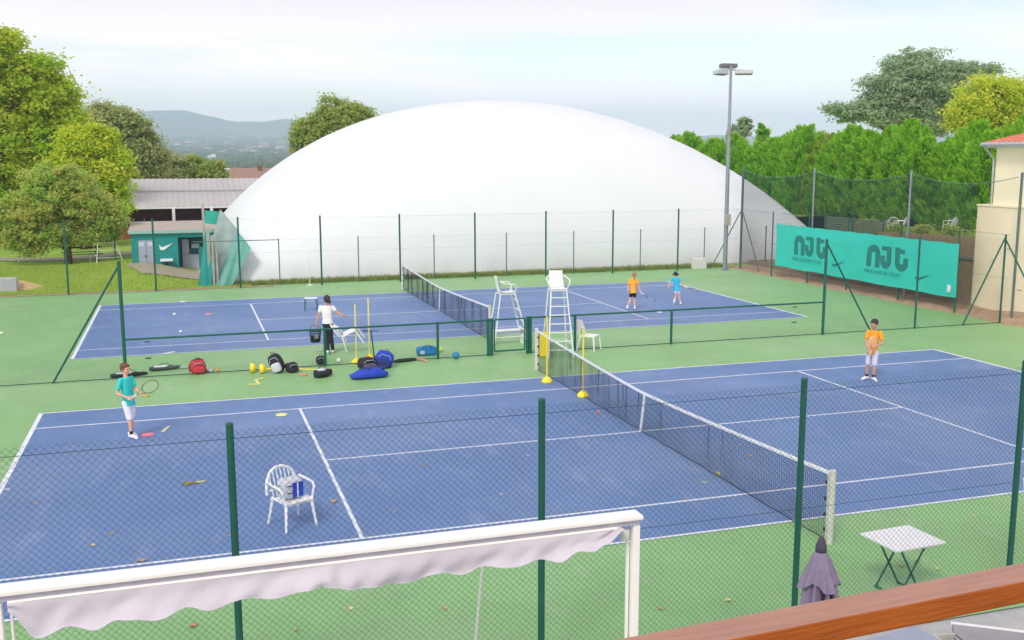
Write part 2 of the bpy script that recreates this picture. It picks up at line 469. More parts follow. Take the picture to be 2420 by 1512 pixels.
# middle fence: tall ends, low rail with a gate
f = thing('divider_fence', 'dark green fence between the two courts, tall at both ends with a low railing', 'fence', (0, FB, 0))
for x in (-10.24, 10.3): post(f, x, 0, 2.98, 0.046)
for x in (13.78, 17.2): post(f, x, 0, 2.96, 0.034)
post(f, -13.72, 0, 2.96, 0.028)
for x in (-5.22, -2.12, 1.95, 5.03): post(f, x, 0, 1.03, 0.038)
for x in (-0.66, -0.56, 0.50, 0.59): post(f, x, 0, 1.05, 0.045)
brace(f, (-10.27, 0, 2.85), (-11.95, 0.02, 0)); brace(f, (10.33, 0, 2.85), (12.1, 0.02, 0)); brace(f, (17.17, 0, 2.85), (15.7, 0.02, 0))
brace(f, (17.2, 0.03, 2.85), (17.3, -2.1, 0.0))
b = MB(); b.tube([(-10.24, 0, 1.01), (-0.6, 0, 1.01)], 0.027, 8); b.tube([(0.55, 0, 1.03), (10.3, 0, 1.03)], 0.027, 8); b.build('top_rail', M_GPOST, f)
mesh_part(f, -13.72, 3.48, 2.9, 0.05, 0.0010, y=0.0)
mesh_part(f, -10.24, 9.6, 0.98, 0.05, 0.0008, y=0.0)
mesh_part(f, 0.59, 9.7, 0.98, 0.05, 0.0008, y=0.0)
mesh_part(f, 10.3, 6.9, 2.9, 0.05, 0.0009, y=0.0)
b = MB(); b.tube([(-13.9, 0, 0.03), (-0.6, 0, 0.03)], 0.012, 5); b.tube([(0.6, 0, 0.03), (17.2, 0, 0.03)], 0.012, 5); b.build('bottom_wire', M_GWIRE, f)
g = MB()
for a_, c_ in (((-0.48, 0, 0.12), (0.42, 0, 0.12)), ((-0.48, 0, 1.02), (0.42, 0, 1.02)), ((-0.48, 0, 0.12), (-0.48, 0, 1.02)), ((0.42, 0, 0.12), (0.42, 0, 1.02))): g.tube([a_, c_], 0.024, 8)
go = g.build('gate', M_GPOST, f)
b = MB(); b.box(0.30, -0.05, 0.62, 0.40, -0.02, 0.70, 0.005); b.build('latch', M_GALV, go)

# far fence
f = thing('far_fence', 'tall green chain-link fence along the far side in front of the white dome', 'fence', (0, 26.45, 0))
xs = [-20.1, -16.66, -13.24, -9.86, -6.44, -2.98, 0.52, 4.01, 7.45, 10.85, 14.3]
for x in xs: post(f, x, 0, 3.02, 0.040)
mesh_part(f, -20.1, 37.7, 2.95, 0.065, 0.0005, y=0.0)
wire_part(f, -20.1, 17.6, (0.08, 1.5, 2.95), y=0, r=0.0022)
# inner low fence by the dome foot, with its gate frame
f = thing('low_dome_fence', 'lower grey fence of thin posts right at the foot of the dome', 'fence', (0, 27.1, 0))
for x in (-4.72, -1.24, 2.24, 5.72, 9.1, 12.6, 16.1, 19.6): post(f, x, 0, 2.03, 0.026, M_GREYPOST)
b = MB(); b.tube([(-8.3, 0, 1.98), (-4.72, 0, 1.98)], 0.02, 6); b.build('gate_rail', M_GREYPOST, f)
wire_part(f, -4.72, 19.6, (1.98,), y=0, r=0.002)
mesh_part(f, -4.72, 24.3, 1.95, 0.08, 0.0005, y=0.0)

# right side fence (local X runs along world -Y from the far corner)
sf = thing('side_fence', 'green side fence behind the right baseline carrying the turquoise banner', 'fence', (17.42, 26.45, 0), R(-90))
for x in (3.42, 6.3, 9.1, 12.35, 15.42): post(sf, x, 0, 3.0, 0.03)
mesh_part(sf, 0.0, 17.78, 2.95, 0.065, 0.0007, y=0.0)
wire_part(sf, 0, 17.78, (1.5, 2.95), y=0, r=0.004)
# tall galvanised ball-net behind it
bn = thing('ball_net', 'tall dark green netting slung between galvanised poles above the banner', 'sports net', (17.72, 26.45, 0), R(-90))
px_ = (0.1, 6.1, 12.35, 17.75)
for x in px_:
    post(bn, x, 0, 4.98, 0.045 if x > 1 else 0.06, M_GALV if 1 < x < 17 else M_GREYPOST)
brace(bn, (0.1, 0, 2.95), (-0.1, -1.55, 0.0), 0.03, M_GREYPOST); brace(bn, (0.1, 0, 2.95), (1.9, 0.0, 0.0), 0.03, M_GREYPOST)
def sag(x):
    for a_, c_ in zip(px_, px_[1:]):
        if x <= c_: t = (x-a_)/(c_-a_); return 4.88-0.32*4*t*(1-t)
    return 4.88
A_ = []; B_ = []
x = 0.1
while x < 15.8:
    A_.append((x, 0, 0.3)); B_.append((x, 0, sag(x))); x += 0.06
for k in range(75):
    q = k/75
    for a in np.arange(0.1, 15.7, 0.9):
        c = min(a+0.9, 15.8)
        A_.append((a, 0, 0.3+(sag(a)-0.3)*q)); B_.append((c, 0, 0.3+(sag(c)-0.3)*q))
V, F = strands(A_, B_, 0.0056)
np_mesh('netting', V, F, mat('net_cord', (10, 62, 60), 0.8, var=0.1), bn)
b = MB(); b.tube([(x, 0, sag(x)) for x in np.arange(0.1, 17.8, 0.35)], 0.012, 5); b.build('head_rope', mat('rope_green', (88, 138, 122), 0.7), bn)
b = MB(); b.tube([(17.75, 0, 4.88), (20, 0, 4.7), (24, 0, 4.85)], 0.01, 4); b.build('stay_cable', M_GREYPOST, bn)

# ------------------------------------------------------------------ banner
M_BAN = mat('turquoise_cloth', (48, 198, 184), 0.7, var=0.06, scale=1.2, bump=0.2, bscale=8)
M_BINK = mat('banner_ink', (24, 124, 118), 0.7, var=0.08, scale=5)
ban = thing('banner', 'long turquoise windbreak banner with dark green n J t lettering on the side fence', 'banner', (17.32, 22.6, 0), R(-90))
L_ = 11.7
def banner_pt(s, t):
    x = L_*s; z = 0.55+1.92*t
    z += 0.012*math.sin(s*70)*(t > 0.95) + 0.012*math.sin(s*26)*(t < 0.05)
    # slack cloth
    y = 0.008*math.sin(s*31+t*2)+0.018*math.sin(s*9+t*3)
    return (x, y, z)
b = MB(); b.sheet(banner_pt, 180, 14)
vs = [(x, y+0.012, z) for (x, y, z) in b.v]; n0 = len(b.v)
b.add(vs, [tuple(reversed(f_)) for f_ in b.f])
b.build('cloth', M_BAN, ban, smooth=True, normals=False)
def surf(poly2, name, off=-0.006, sub=6):
    """thin printed shape following the cloth; poly2 are (x,z) quads"""
    b = MB()
    for q in poly2:
        def fn(s, t, q=q):
            (a, b_, c, d_) = [Vector((p[0], p[1])) for p in q]
            p = (a*(1-s)+b_*s)*(1-t)+(d_*(1-s)+c*s)*t
            X, Z = p; yy = banner_pt(X/L_, (Z-0.55)/1.92)[1]
            return (X, yy+off, Z)
        b.sheet(fn, sub, 3)
    return b.build(name, M_BINK, ban, normals=False)
def band(pts, w):
    """quads along a polyline of half width w"""
    qs = []; pts = [Vector(p) for p in pts]
    for i in range(len(pts)-1):
        def nrm(k):
            a = pts[max(0, k-1)]; c = pts[min(len(pts)-1, k+1)]
            d = (c-a).normalized(); return Vector((-d.y, d.x))
        n0, n1 = nrm(i)*w, nrm(i+1)*w
        qs.append([tuple(pts[i]-n0), tuple(pts[i+1]-n1), tuple(pts[i+1]+n1), tuple(pts[i]+n0)])
    return qs
def njt(x0):
    T, B_2 = 2.06, 1.19
    arc = [(x0+0.145+0.255*(1-math.cos(a)), T-0.30+0.17*math.sin(a)) for a in [math.pi*k/8 for k in range(9)]]
    surf(band([(x0+0.145, B_2)]+arc+[(x0+0.655, B_2)], 0.145), 'letter_n')
    j = x0+1.34
    surf(band([(j, T), (j, B_2+0.33)]+[(j-0.19*(1-math.cos(a)), B_2+0.30-0.16*math.sin(a)) for a in [math.pi*k/6 for k in range(7)]]+[(j-0.38, B_2+0.50)], 0.14), 'letter_j')
    surf([[(j-0.45, T-0.16), (j-0.10, T-0.16), (j-0.10, T), (j-0.45, T)]], 'letter_j_serif', -0.008)
    t = x0+1.84
    surf(band([(t, T+0.02), (t, B_2+0.33)]+[(t+0.24*(1-math.cos(a)), B_2+0.30-0.17*math.sin(a)) for a in [math.pi*k/6 for k in range(7)]]+[(t+0.48, B_2+0.52)], 0.14), 'letter_t')
    surf([[(t+0.10, T-0.20), (t+0.42, T-0.20), (t+0.42, T-0.04), (t+0.10, T-0.04)]], 'letter_t_bar', -0.008)
    # tick emblem
    surf([[(x0+2.84, 1.10), (x0+2.90, 0.98), (x0+3.04, 0.96), (x0+2.93, 1.08)], [(x0+2.90, 0.98), (x0+3.04, 0.93), (x0+3.75, 1.24), (x0+3.04, 1.06)]], 'tick_emblem', -0.007)
def text_mesh(name, body, size, parent, loc, rot, m, ext=0.002, sx=1.0):
    cu = bpy.data.curves.new(name, 'FONT'); cu.body = body; cu.size = size; cu.extrude = ext
    tmp = bpy.data.objects.new(name, cu); COL.objects.link(tmp)
    dg = bpy.context.evaluated_depsgraph_get(); me = bpy.data.meshes.new_from_object(tmp.evaluated_get(dg))
    bpy.data.objects.remove(tmp); bpy.data.curves.remove(cu)
    me.name = name; me.materials.clear(); me.materials.append(m)
    o = bpy.data.objects.new(name, me); COL.objects.link(o); o.parent = parent; o.location = loc; o.rotation_euler = rot; o.scale = (sx, 1, 1)
    return o
njt(1.53); njt(6.63)
M_BINK2 = mat('banner_small_ink', (26, 132, 124), 0.7)
for x0 in (1.53, 6.63):
    text_mesh('small_lettering', 'NIKE JUNIOR TOUR', 0.19, ban, (x0-0.05, -0.06, 0.97), (R(90), 0, 0), M_BINK2, sx=1.28)
b = MB(); b.box(L_-0.42, -0.04, 0.72, L_-0.24, -0.03, 0.98); b.build('care_label', M_LINE, ban)
for k in range(24):
    xx = 0.1+k*0.5; b = MB(); b.tube([(xx, 0.0, 2.44), (xx, 0.08, 2.56)], 0.008, 4); b.build('tie', M_BINK, ban)

# ================================================================== mast with floodlights
m_ = thing('floodlight_mast', 'tall grey floodlight mast with three lamp heads at the far right court corner', 'light mast', (16.65, 25.98, 0))
b = MB(); b.tube([(0, 0, 0), (0, 0, 4.9), (0, 0, 9.8)], [0.115, 0.095, 0.06], 14); b.box(-.16, -.16, 0, .16, .16, 0.03); b.build('pole', M_GALV, m_, smooth=False)
def head(x, y, z, rz, dark=False):
    Mx = Matrix.Translation((x, y, z)) @ Matrix.Rotation(rz, 4, 'Z') @ Matrix.Rotation(R(-8), 4, 'X')
    b = MB(); b.box(-0.42, -0.17, -0.05, 0.42, 0.17, 0.13, 0.03, M=Mx)
    hd = b.build('lamp_head', mat('lamp_housing_dark', (104, 104, 108), 0.5) if dark else mat('lamp_housing', (186, 190, 198), 0.45, var=.1), m_)
    b = MB(); b.box(-0.37, -0.14, -0.062, 0.37, 0.14, -0.048, M=Mx); b.build('lens', mat('lamp_glass', (120, 124, 130), 0.15, spec=0.8), hd)
head(-0.62, -0.15, 9.42, R(25)); head(0.62, -0.15, 9.46, R(-25)); head(0.0, 0.25, 9.78, 0, True)
b = MB(); b.tube([(-0.7, -0.02, 9.6), (0.7, -0.02, 9.62)], 0.03, 6); b.tube([(0, 0, 9.6), (0, .25, 9.8)], .03, 6); b.build('crossarm', M_GALV, m_)
b = MB(); b.box(-0.14, -0.2, 2.2, -0.1+0.24, -0.1, 2.75, 0.01); b.build('switch_box', M_OLDPOST, m_)

# white concrete block at foot of the dome, bottom right
b = MB(); b.box(-0.30, -0.25, 0, 0.30, 0.25, 0.52, 0.02); o = b.build('ballast_block', mat('white_block', (222, 220, 218), 0.8, var=.08, scale=4, bump=.2)); o.location = (15.75, 26.95, 0)
tag(o, 'pale square concrete block at the dome foot beside the floodlight mast', 'block')
b = MB(); b.box(-1.1, -0.25, 0, 0.5, 0.25, 0.62, 0.02); o = b.build('ballast_block', mat('grey_block', (188, 190, 200), 0.8, var=.12, scale=4, bump=.2)); p = ground(8, 694); o.location = (p.x, p.y+.3, 0)
tag(o, 'grey concrete block at the left edge beside a heap of sand', 'block')
def heap(s, t):
    a = 2*math.pi*s; r = t
    h = 0.34*(1-r)**1.1*(1+0.1*math.sin(a*5))
    return (1.15*r*math.cos(a)*(1+.1*math.sin(3*a)), 0.7*r*math.sin(a), h-0.01)
b = MB(); b.sheet(heap, 40, 12); o = b.build('sand_heap', mat('sand', (205, 176, 128), 0.95, var=0.15, scale=14, bump=.5), smooth=True); p = ground(44, 690); o.location = (p.x, p.y+.5, lawn_h(p.x, p.y)+.0)
tag(o, 'small heap of yellow sand on the lawn next to the grey block', 'sand heap')

# ================================================================== clubhouse hut
M_TEAL = mat('teal_wall', (22, 140, 134), 0.75, var=0.12, scale=1.5, bump=0.1)
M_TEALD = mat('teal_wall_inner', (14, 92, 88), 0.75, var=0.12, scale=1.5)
M_DOOR = mat('grey_door', (158, 168, 186), 0.6, var=0.06, scale=2)
M_WHITE = mat('white_paint', (228, 230, 234), 0.5, var=0.05, scale=3)
hut = thing('changing_hut', 'low teal hut with flat concrete roof and grey doors beside the dome', 'hut', (-11.05, 33.4, 0))
HW, HD, HH = 4.75, 3.2, 1.93
b = MB()
b.box(0, 0, -0.1, 2.12, 0.18, HH); b.box(3.6, 0, -0.1, HW, 0.18, HH); b.box(2.12, 0, 1.72, 3.6, 0.18, HH)
b.box(0, 0.18, -0.1, 0.16, HD, HH); b.box(HW-0.16, 0.18, -0.1, HW, HD, HH); b.box(0.16, HD-.16, -0.1, HW-0.16, HD, HH)
b.build('wall', M_TEAL, hut)
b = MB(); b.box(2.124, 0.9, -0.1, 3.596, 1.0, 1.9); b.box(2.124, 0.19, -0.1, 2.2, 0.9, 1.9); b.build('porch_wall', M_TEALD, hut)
b = MB(); b.prism([(-0.14, HH+.003), (-0.14, HH+.14), (HD+.1, HH+.40), (HD+.1, HH+.003)], -0.1, HW+.1, 'yz'); b.build('roof', mat('roof_slab', (186, 170, 158), 0.9, scale=2, rgb2=(164, 158, 152), bump=.2, bscale=30), hut)
b = MB(); b.box(-0.11, -0.16, HH+0.02, HW+0.11, -0.142, HH+0.14); b.build('fascia', mat('fascia_teal', (142, 190, 182), 0.7), hut)
d = MB(); d.box(0.32, -0.03, 0.10, 0.66, -0.003, 1.62, .004); d.box(0.675, -0.03, 0.10, 1.02, -0.003, 1.62, .004); do = d.build('door', M_DOOR, hut)
for q4 in ((0.36, 1.36, 0.58, 1.54), (0.74, 1.36, 0.96, 1.54), (0.36, 0.14, 0.6, 0.42), (0.74, 0.14, 0.98, 0.42)):
    d = MB(); d.box(q4[0], -0.04, q4[1], q4[2], -0.031, q4[3]); d.build('vent_panel', mat('pale_panel', (196, 206, 222), 0.6), do)
d = MB(); d.box(0.60, -0.06, 0.82, 0.64, -0.031, 0.92); d.build('handle', mat('dark_metal', (50, 54, 60), 0.4), do)
e = MB(); e.prism([(1.25, 1.42), (1.29, 1.16), (1.38, 1.12), (1.50, 1.15), (1.90, 1.46), (1.46, 1.29), (1.38, 1.27), (1.34, 1.30)], -0.03, -0.004); e.build('tick_emblem', M_WHITE, hut)
e = MB(); e.box(1.28, -0.42, 0.62, 1.86, -0.01, 0.72, .01); so_ = e.build('shelf', M_WHITE, hut)
e = MB(); e.box(1.53, -0.10, 0.2, 1.61, -0.02, 0.62); e.build('bracket', M_TEALD, so_)
d = MB(); d.box(2.3, 0.82, -0.02, 3.12, 0.88, 0.82, .004); d.box(2.3, 0.82, 0.84, 2.62, 0.88, 1.56, .004); d.build('door', mat('grey_door_pale', (172, 178, 192), .6), hut)
d = MB(); d.box(2.75, 0.78, 1.12, 3.12, 0.86, 1.34); d.build('window', mat('pale_glass', (160, 186, 188), .2), hut)
d = MB(); d.box(2.64, 0.80, 1.1, 2.74, 0.87, 1.62); d.build('pipe', mat('near_black', (26, 34, 38), .6), hut)
d = MB(); d.box(3.05, -0.5, 0.0, 3.56, -0.36, 1.28, .01); nb = d.build('notice_board', mat('board_teal', (18, 112, 104), .6), hut)
d = MB(); d.box(3.24, -0.515, 0.66, 3.36, -0.502, 0.98); d.build('notice', M_WHITE, nb)
# concrete corner posts
cp = thing('concrete_posts', 'bundle of tall weathered concrete posts standing against the teal hut', 'posts', (0, 0, 0))
for u, v, vt, w in ((488, 672, 483, 0.055), (497, 675, 540, 0.07), (506, 676, 556, 0.05), (515, 676, 566, 0.04)):
    p = ground(u, v); t_ = at(u-2, vt, p.y)
    b = MB(); b.box(p.x-w, p.y-w, 0, p.x+w, p.y+w, t_.z, 0.01); b.build('post', M_OLDPOST, cp)
# green tarpaulin lock between hut and dome
M_TARP = mat('green_tarpaulin', (98, 160, 150), 0.5, scale=1.0, rgb2=(62, 148, 136))
M_TARP2 = mat('grey_tarpaulin', (150, 168, 162), 0.5, scale=1.4, rgb2=(120, 146, 138))
tp = thing('tarpaulin_screen', 'teal and grey tarpaulin stretched diagonally between the hut and the dome', 'tarpaulin', (0, 0, 0))
def quad_sheet(ps, name, m, th=0.02, wr=0.03):
    ps = [Vector(p) for p in ps]
    def fn(s, t, o_=0):
        p = (ps[0]*(1-s)+ps[1]*s)*(1-t)+(ps[3]*(1-s)+ps[2]*s)*t
        return (p.x, p.y+o_+wr*math.sin(9*s+4*t)*math.sin(math.pi*s), p.z)
    b = MB(); b.sheet(lambda s, t: fn(s, t), 16, 12); b.sheet(lambda s, t: fn(s, t, th), 16, 12)
    return b.build(name, m, tp, smooth=True, normals=False)
quad_sheet([at(508, 676, 27.35), at(548, 676, 27.35), at(593, 586, 27.75), at(560, 545, 28.5)], 'lower_panel', M_TARP)
quad_sheet([at(474, 677, 27.5), at(512, 678, 27.5), at(564, 545, 28.9), at(520, 494, 29.8)], 'upper_panel', M_TARP2)
quad_sheet([at(468, 678, 27.42), at(500, 679, 27.42), at(502, 590, 27.7), at(484, 545, 28.2)], 'side_panel', M_TEAL)
quad_sheet([at(496, 560, 31.5), at(512, 676, 28.35), at(530, 560, 29.6), at(516, 545, 31.5)], 'inner_panel', M_TEAL)
quad_sheet([at(484, 528, 33.0), at(512, 530, 32.0), at(523, 500, 31.0), at(484, 497, 33.0)], 'upper_flap', mat('bright_teal_tarp', (48, 178, 164), .6))

# ================================================================== barn-like tennis hall behind
bn_ = thing('long_shed', 'long low shed with pale corrugated roof and dark open side behind the hut', 'shed', (0, 48, 0))
def corr(s, t):
    x = -16.5+13.0*s; z = 2.55+(4.1-2.55)*t
    return (x, 7.5*t, z+0.014*math.sin(x*2*math.pi/0.36))
b = MB(); b.sheet(corr, 480, 3); b.sheet(lambda s, t: (-16.5+13*s, 7.5+7.5*t, 4.1-1.55*t), 2, 2)
rf = b.build('roof', mat('corrugated_roof', (192, 188, 183), .8, var=.12, scale=0.5, stretch=(1, .2, 1), rgb2=(176, 173, 172)), bn_, normals=False)
b = MB(); b.box(-16.5, 3.7, 3.36, -3.5, 3.78, 3.42); b.build('roof_joint', M_OLDPOST, rf)
b = MB(); b.box(-16.5, -0.06, 2.42, -3.5, -0.01, 2.54); b.build('gutter', M_WHITE, bn_)
b = MB(); b.box(-16.4, 0.8, -0.5, -3.6, 0.95, 2.5); b.build('back_wall', mat('maroon_boards', (70, 28, 34), .8, var=.3, scale=6, stretch=(8, 1, .3)), bn_)
b = MB(); b.box(-16.4, 0.0, -0.5, -3.6, 0.1, 1.35); b.build('parapet', mat('brick_parapet', (150, 84, 54), .9, var=.25, scale=5, bump=.3), bn_)
b = MB(); b.box(-10.8, -0.03, 0.6, -3.6, -0.003, 1.62); b.build('green_boards', mat('sea_green_board', (40, 140, 120), .7, var=.15, scale=4), bn_)
for x in (-9.15, -6.9, -14.0):
    b = MB(); b.box(x-.09, -.02-0.08, -0.5, x+.09, -0.035+.03, 2.45, .01); b.build('column', M_WHITE, bn_)
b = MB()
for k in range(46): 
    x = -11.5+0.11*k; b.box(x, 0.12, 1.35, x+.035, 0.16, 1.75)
b.build('slats', mat('dark_grey_slats', (46, 44, 52), .7), bn_)  # one dark grey for all slats
# far roofs beyond the shed
h_ = thing('tiled_roof_house', 'brown tiled roof of a house showing behind the shed and dome edge', 'house', (0, 78, 0))
b = MB(); p0, p1 = at(520, 423, 78), at(640, 423, 78); zt = at(560, 397, 82).z
b.add([(p0.x, 0, p0.z), (p1.x+2, 0, p0.z), (p1.x+2, 5, zt), (p0.x+1.2, 5, zt), (p0.x, 10, p0.z), (p1.x+2, 10, p0.z)], [(0, 1, 2, 3), (3, 2, 5, 4), (0, 3, 4)])
rfo = b.build('roof', mat('brown_tiles', (158, 128, 112), .9, var=.15, scale=3), h_)
b = MB(); b.box(p0.x+.3, 0.3, -2, p1.x+1.7, 9.7, p0.z+.02); b.build('wall', mat('pale_render', (206, 196, 178), .9), h_)
b = MB(); b.box(p0.x+3.6, 3.6, zt-.6, p0.x+4.0, 4.0, zt+.25); b.build('chimney', mat('brick_chimney', (130, 96, 84), .9), rfo)

# ================================================================== cream building on the right
M_CREAM = mat('cream_render', (252, 238, 206), 0.85, var=0.06, scale=0.8, bump=.1, bscale=20)
M_CREAM2 = mat('cream_render_worn', (250, 236, 206), 0.9, scale=0.9, rgb2=(240, 222, 190), bump=.12, bscale=14)
cb = thing('cream_building', 'cream rendered two storey building with orange tile roof at the right edge', 'building', (18.35, 0, 0))
b = MB(); b.box(0, -6, -0.1, 9, 11.28, 3.78); b.build('lower_wall', M_CREAM2, cb)
b = MB(); b.box(-0.03, -6, 3.783, 0.6, 11.31, 3.84, .008); b.build('ledge', M_CREAM, cb)
b = MB(); b.box(0.10, -6, 3.843, 9, 10.68, 5.82); b.build('upper_wall', M_CREAM, cb)
def tile(s, t):
    # west slope of the hipped roof
    y = 10.95-17*s; x = -0.22+4.5*t; z = 5.98+1.6*t
    y2 = min(y, 10.95-4.5*t)
    return (x, y2, z+0.035*abs(math.sin(y*math.pi/0.22)))
def tile2(s, t):
    x = -0.22+9.7*s; y = 10.95-4.5*t; z = 5.98+1.6*t
    return (max(x, -0.22+4.5*t), y, z+0.035*abs(math.sin(x*math.pi/0.22)))
M_TILE = mat('orange_tiles', (212, 132, 104), .85, scale=5, rgb2=(188, 108, 84), bump=.2, bscale=20)
b = MB(); b.sheet(tile, 420, 16); b.sheet(tile2, 240, 16); b.build('roof', M_TILE, cb)
b = MB(); b.box(-0.2, -6, 5.823, 9, 10.9, 5.90); b.build('soffit', M_WHITE, cb)
b = MB()
b.tube([(-0.28, -6, 5.92), (-0.28, 10.98, 5.93)], 0.07, 8); b.tube([(-0.28, 11.0, 5.93), (9, 11.0, 5.93)], 0.07, 8); gt = b.build('gutter', mat('zinc', (190, 190, 192), .4, metal=.3), cb)
b = MB(); b.tube([(-0.26, 10.9, 5.88), (-0.1, 10.75, 5.6), (0.04, 10.72, 5.4), (0.06, 10.72, 3.86)], 0.035, 8); b.build('downpipe', mat('zinc', (190, 190, 192)), gt)
b = MB()
for (yy, zz_) in ((9.6, 2.35), (8.2, 1.6), (9.0, 1.0), (7.4, 0.85), (10.3, 1.9)): b.box(-0.012, yy, zz_, -0.002, yy+.16, zz_+.035)
b.build('wall_scar', mat('old_stain', (180, 158, 128), .9), cb)
# timber palisade and slatted screen on top of the bank
tf = thing('timber_palisade', 'brown board palisade on the bank between the banner and the cream building', 'fence', (18.95, 11.2, 0))
b = MB(); r_ = random.Random(3)
for k in range(50):
    y = k*0.125; h = 2.62-0.03*k*0.14+r_.uniform(-.03, .03)
    b.box(r_.uniform(0, .02), y, 0.1, 0.03+r_.uniform(0, .02), y+.12, h)
b.build('board', mat('weathered_boards', (216, 180, 140), .9, scale=4, rgb2=(184, 156, 122), stretch=(1, 4, .5)), tf)
b = MB(); b.box(-0.05, 0, 1.75, -0.005, 6.2, 1.85); b.build('crossrail', M_OLDPOST, tf)
ss = thing('slatted_screen', 'low grey slatted screen behind the banner beneath the hedge', 'fence', (19.6, 17.9, 0))
b = MB()
for k in range(12): b.box(0, 0, 1.45+k*0.115, 0.02, 4.2, 1.45+k*0.115+.095)
b.build('slat', mat('grey_slats', (132, 146, 122), .8, var=.2, scale=3), ss)
b = MB()
for y in (0, 2.1, 4.13): b.box(-0.06, y, 1.3, -0.004, y+.07, 2.88)
b.build('upright', M_GREYPOST, ss)
# ================================================================== trees
def leaf_cloud(lobes, n, size, seed, clump=0.5, flat=0.6, elong=1.5, upb=0.75, shell=0.55, per=70, droop=0.0):
    """leaf-sized faces gathered in clumps spread through overlapping lobes (cx,cy,cz,rx,ry,rz)"""
    rg = np.random.default_rng(seed)
    vol = np.array([l[3]*l[4]*l[5] for l in lobes])**0.72; vol /= vol.sum()
    nc = max(6, n//per)
    li = rg.choice(len(lobes), nc, p=vol)
    L = np.array(lobes)[li]
    d = rg.normal(size=(nc, 3)); d /= np.linalg.norm(d, axis=1)[:, None]
    rr = shell+(1-shell)*rg.random(nc)**0.7; inner = rg.random(nc) < 0.22; rr[inner] *= rg.random(inner.sum())
    c = L[:, :3]+d*L[:, 3:6]*rr[:, None]
    ct = rg.random(nc)
    ci = rg.integers(0, nc, n)
    csz = clump*(0.6+0.8*rg.random(nc))
    p = c[ci]+rg.normal(size=(n, 3))*csz[ci][:, None]*np.array([0.55, 0.55, 0.55*flat])
    out_ = d[ci]*0.5+rg.normal(size=(n, 3))*0.55+np.array([0, 0, upb])
    out_ /= np.linalg.norm(out_, axis=1)[:, None]
    a = rg.normal(size=(n, 3)); a[:, 2] += droop
    x = np.cross(out_, a); x /= np.linalg.norm(x, axis=1)[:, None]; y = np.cross(out_, x)
    s = size*(0.6+0.8*rg.random(n))[:, None]
    V = np.stack([p-x*s*0.5*elong, p-y*s*0.42+out_*s*.12, p+x*s*0.5*elong, p+y*s*0.42+out_*s*.12], 1).reshape(-1, 3)
    F = np.arange(4*n).reshape(-1, 4)
    t = np.clip(ct[ci]*0.75+0.35*rg.random(n)-0.05, 0, 1)
    return V, F, np.repeat(t, 4), c
def limbs(c, base, r0, seed, k=26, lift=0.35):
    rg = np.random.default_rng(seed)
    b = MB(); base = Vector(base)
    cc = c[rg.choice(len(c), min(k, len(c)), replace=False)]
    top = Vector((base.x+float(np.mean(c[:, 0])-base.x)*0.4, float(np.mean(c[:, 1])), base.z+(float(np.mean(c[:, 2]))-base.z)*1.15))
    b.tube([base-Vector((0, 0, .3)), base.lerp(top, .25), base.lerp(top, .6), top], [r0*1.25, r0, r0*.7, r0*.25], 9)
    for q in cc:
        q = Vector(q); s = base.lerp(top, float(rg.uniform(lift, .95)))
        m1 = s.lerp(q, .5)+Vector((0, 0, (q-s).length*0.12))
        b.tube([s, m1, q], [r0*.36, r0*.2, r0*.05], 5, caps=False)
    return b
M_BARK = mat('bark', (92, 80, 66), .95, var=.3, scale=8, bump=.6, bscale=20, stretch=(1, 1, .3))
def tree(label, lobes_px, y, n, size, m, seed, base_uv=None, thick=0.5, trunk=0.25, group=None, name='tree', cat='tree', bm=M_BARK, base_z=None, clump=.5, **kw):
    kw['clump'] = clump*.8
    lob = []
    for (u, v, ru, rv) in lobes_px:
        c = at(u, v, y); k = depth(c)/FPX
        lob.append((c.x, c.y, c.z, ru*k, thick*(ru+rv)*.5*k*1.25, rv*k))
    cx = sum(l[0] for l in lob)/len(lob)
    bx = at(base_uv, 400, y).x if base_uv is not None else cx
    bz = base_z if base_z is not None else lawn_h(bx, y)
    root = thing(name, label, cat, (bx, y, bz), group=group)
    lob = [(a-bx, b_-y, c-bz, d, e, f_) for (a, b_, c, d, e, f_) in lob]
    V, F, T, c = leaf_cloud(lob, n, size, seed, **kw)
    np_mesh('crown', V, F, m, root, T)
    limbs(c, (0, 0, 0), trunk, seed).build('trunk', bm, root, smooth=True)
    return root
F1 = mat('leaf_chestnut', (132, 182, 46), .55, scale=1.2, rgb2=(178, 208, 64), tint=(200, 196, 84), trans=.6, spec=.3)
F2 = mat('leaf_yellow_green', (146, 190, 34), .55, scale=1.2, rgb2=(188, 210, 54), tint=(206, 206, 76), trans=.5, spec=.3)
F3 = mat('leaf_dark_olive', (130, 178, 72), .6, scale=1.6, rgb2=(166, 202, 92), tint=(198, 192, 116), trans=.55, spec=.3)
F4 = mat('leaf_grey_green', (168, 192, 110), .6, scale=.6, rgb2=(150, 168, 106), tint=(176, 176, 126), trans=.45, spec=.3)
F5 = mat('leaf_mid_green', (134, 172, 72), .6, scale=.6, rgb2=(150, 176, 78), tint=(182, 186, 104), trans=.45, spec=.3)
F6 = mat('leaf_conifer', (72, 156, 38), .6, scale=.8, rgb2=(116, 184, 46), tint=(180, 212, 60), trans=.5, spec=.3)
F7 = mat('leaf_cedar', (140, 172, 126), .65, scale=.7, rgb2=(140, 166, 124), tint=(170, 186, 148), trans=.4, spec=.3)
F8 = mat('leaf_lime', (142, 184, 38), .6, scale=.9, rgb2=(198, 208, 54), tint=(214, 216, 88), trans=.5, spec=.3)
F9 = mat('leaf_russet', (176, 146, 104), .6, scale=.9, rgb2=(156, 158, 92), tint=(196, 160, 116), trans=.4, spec=.3)

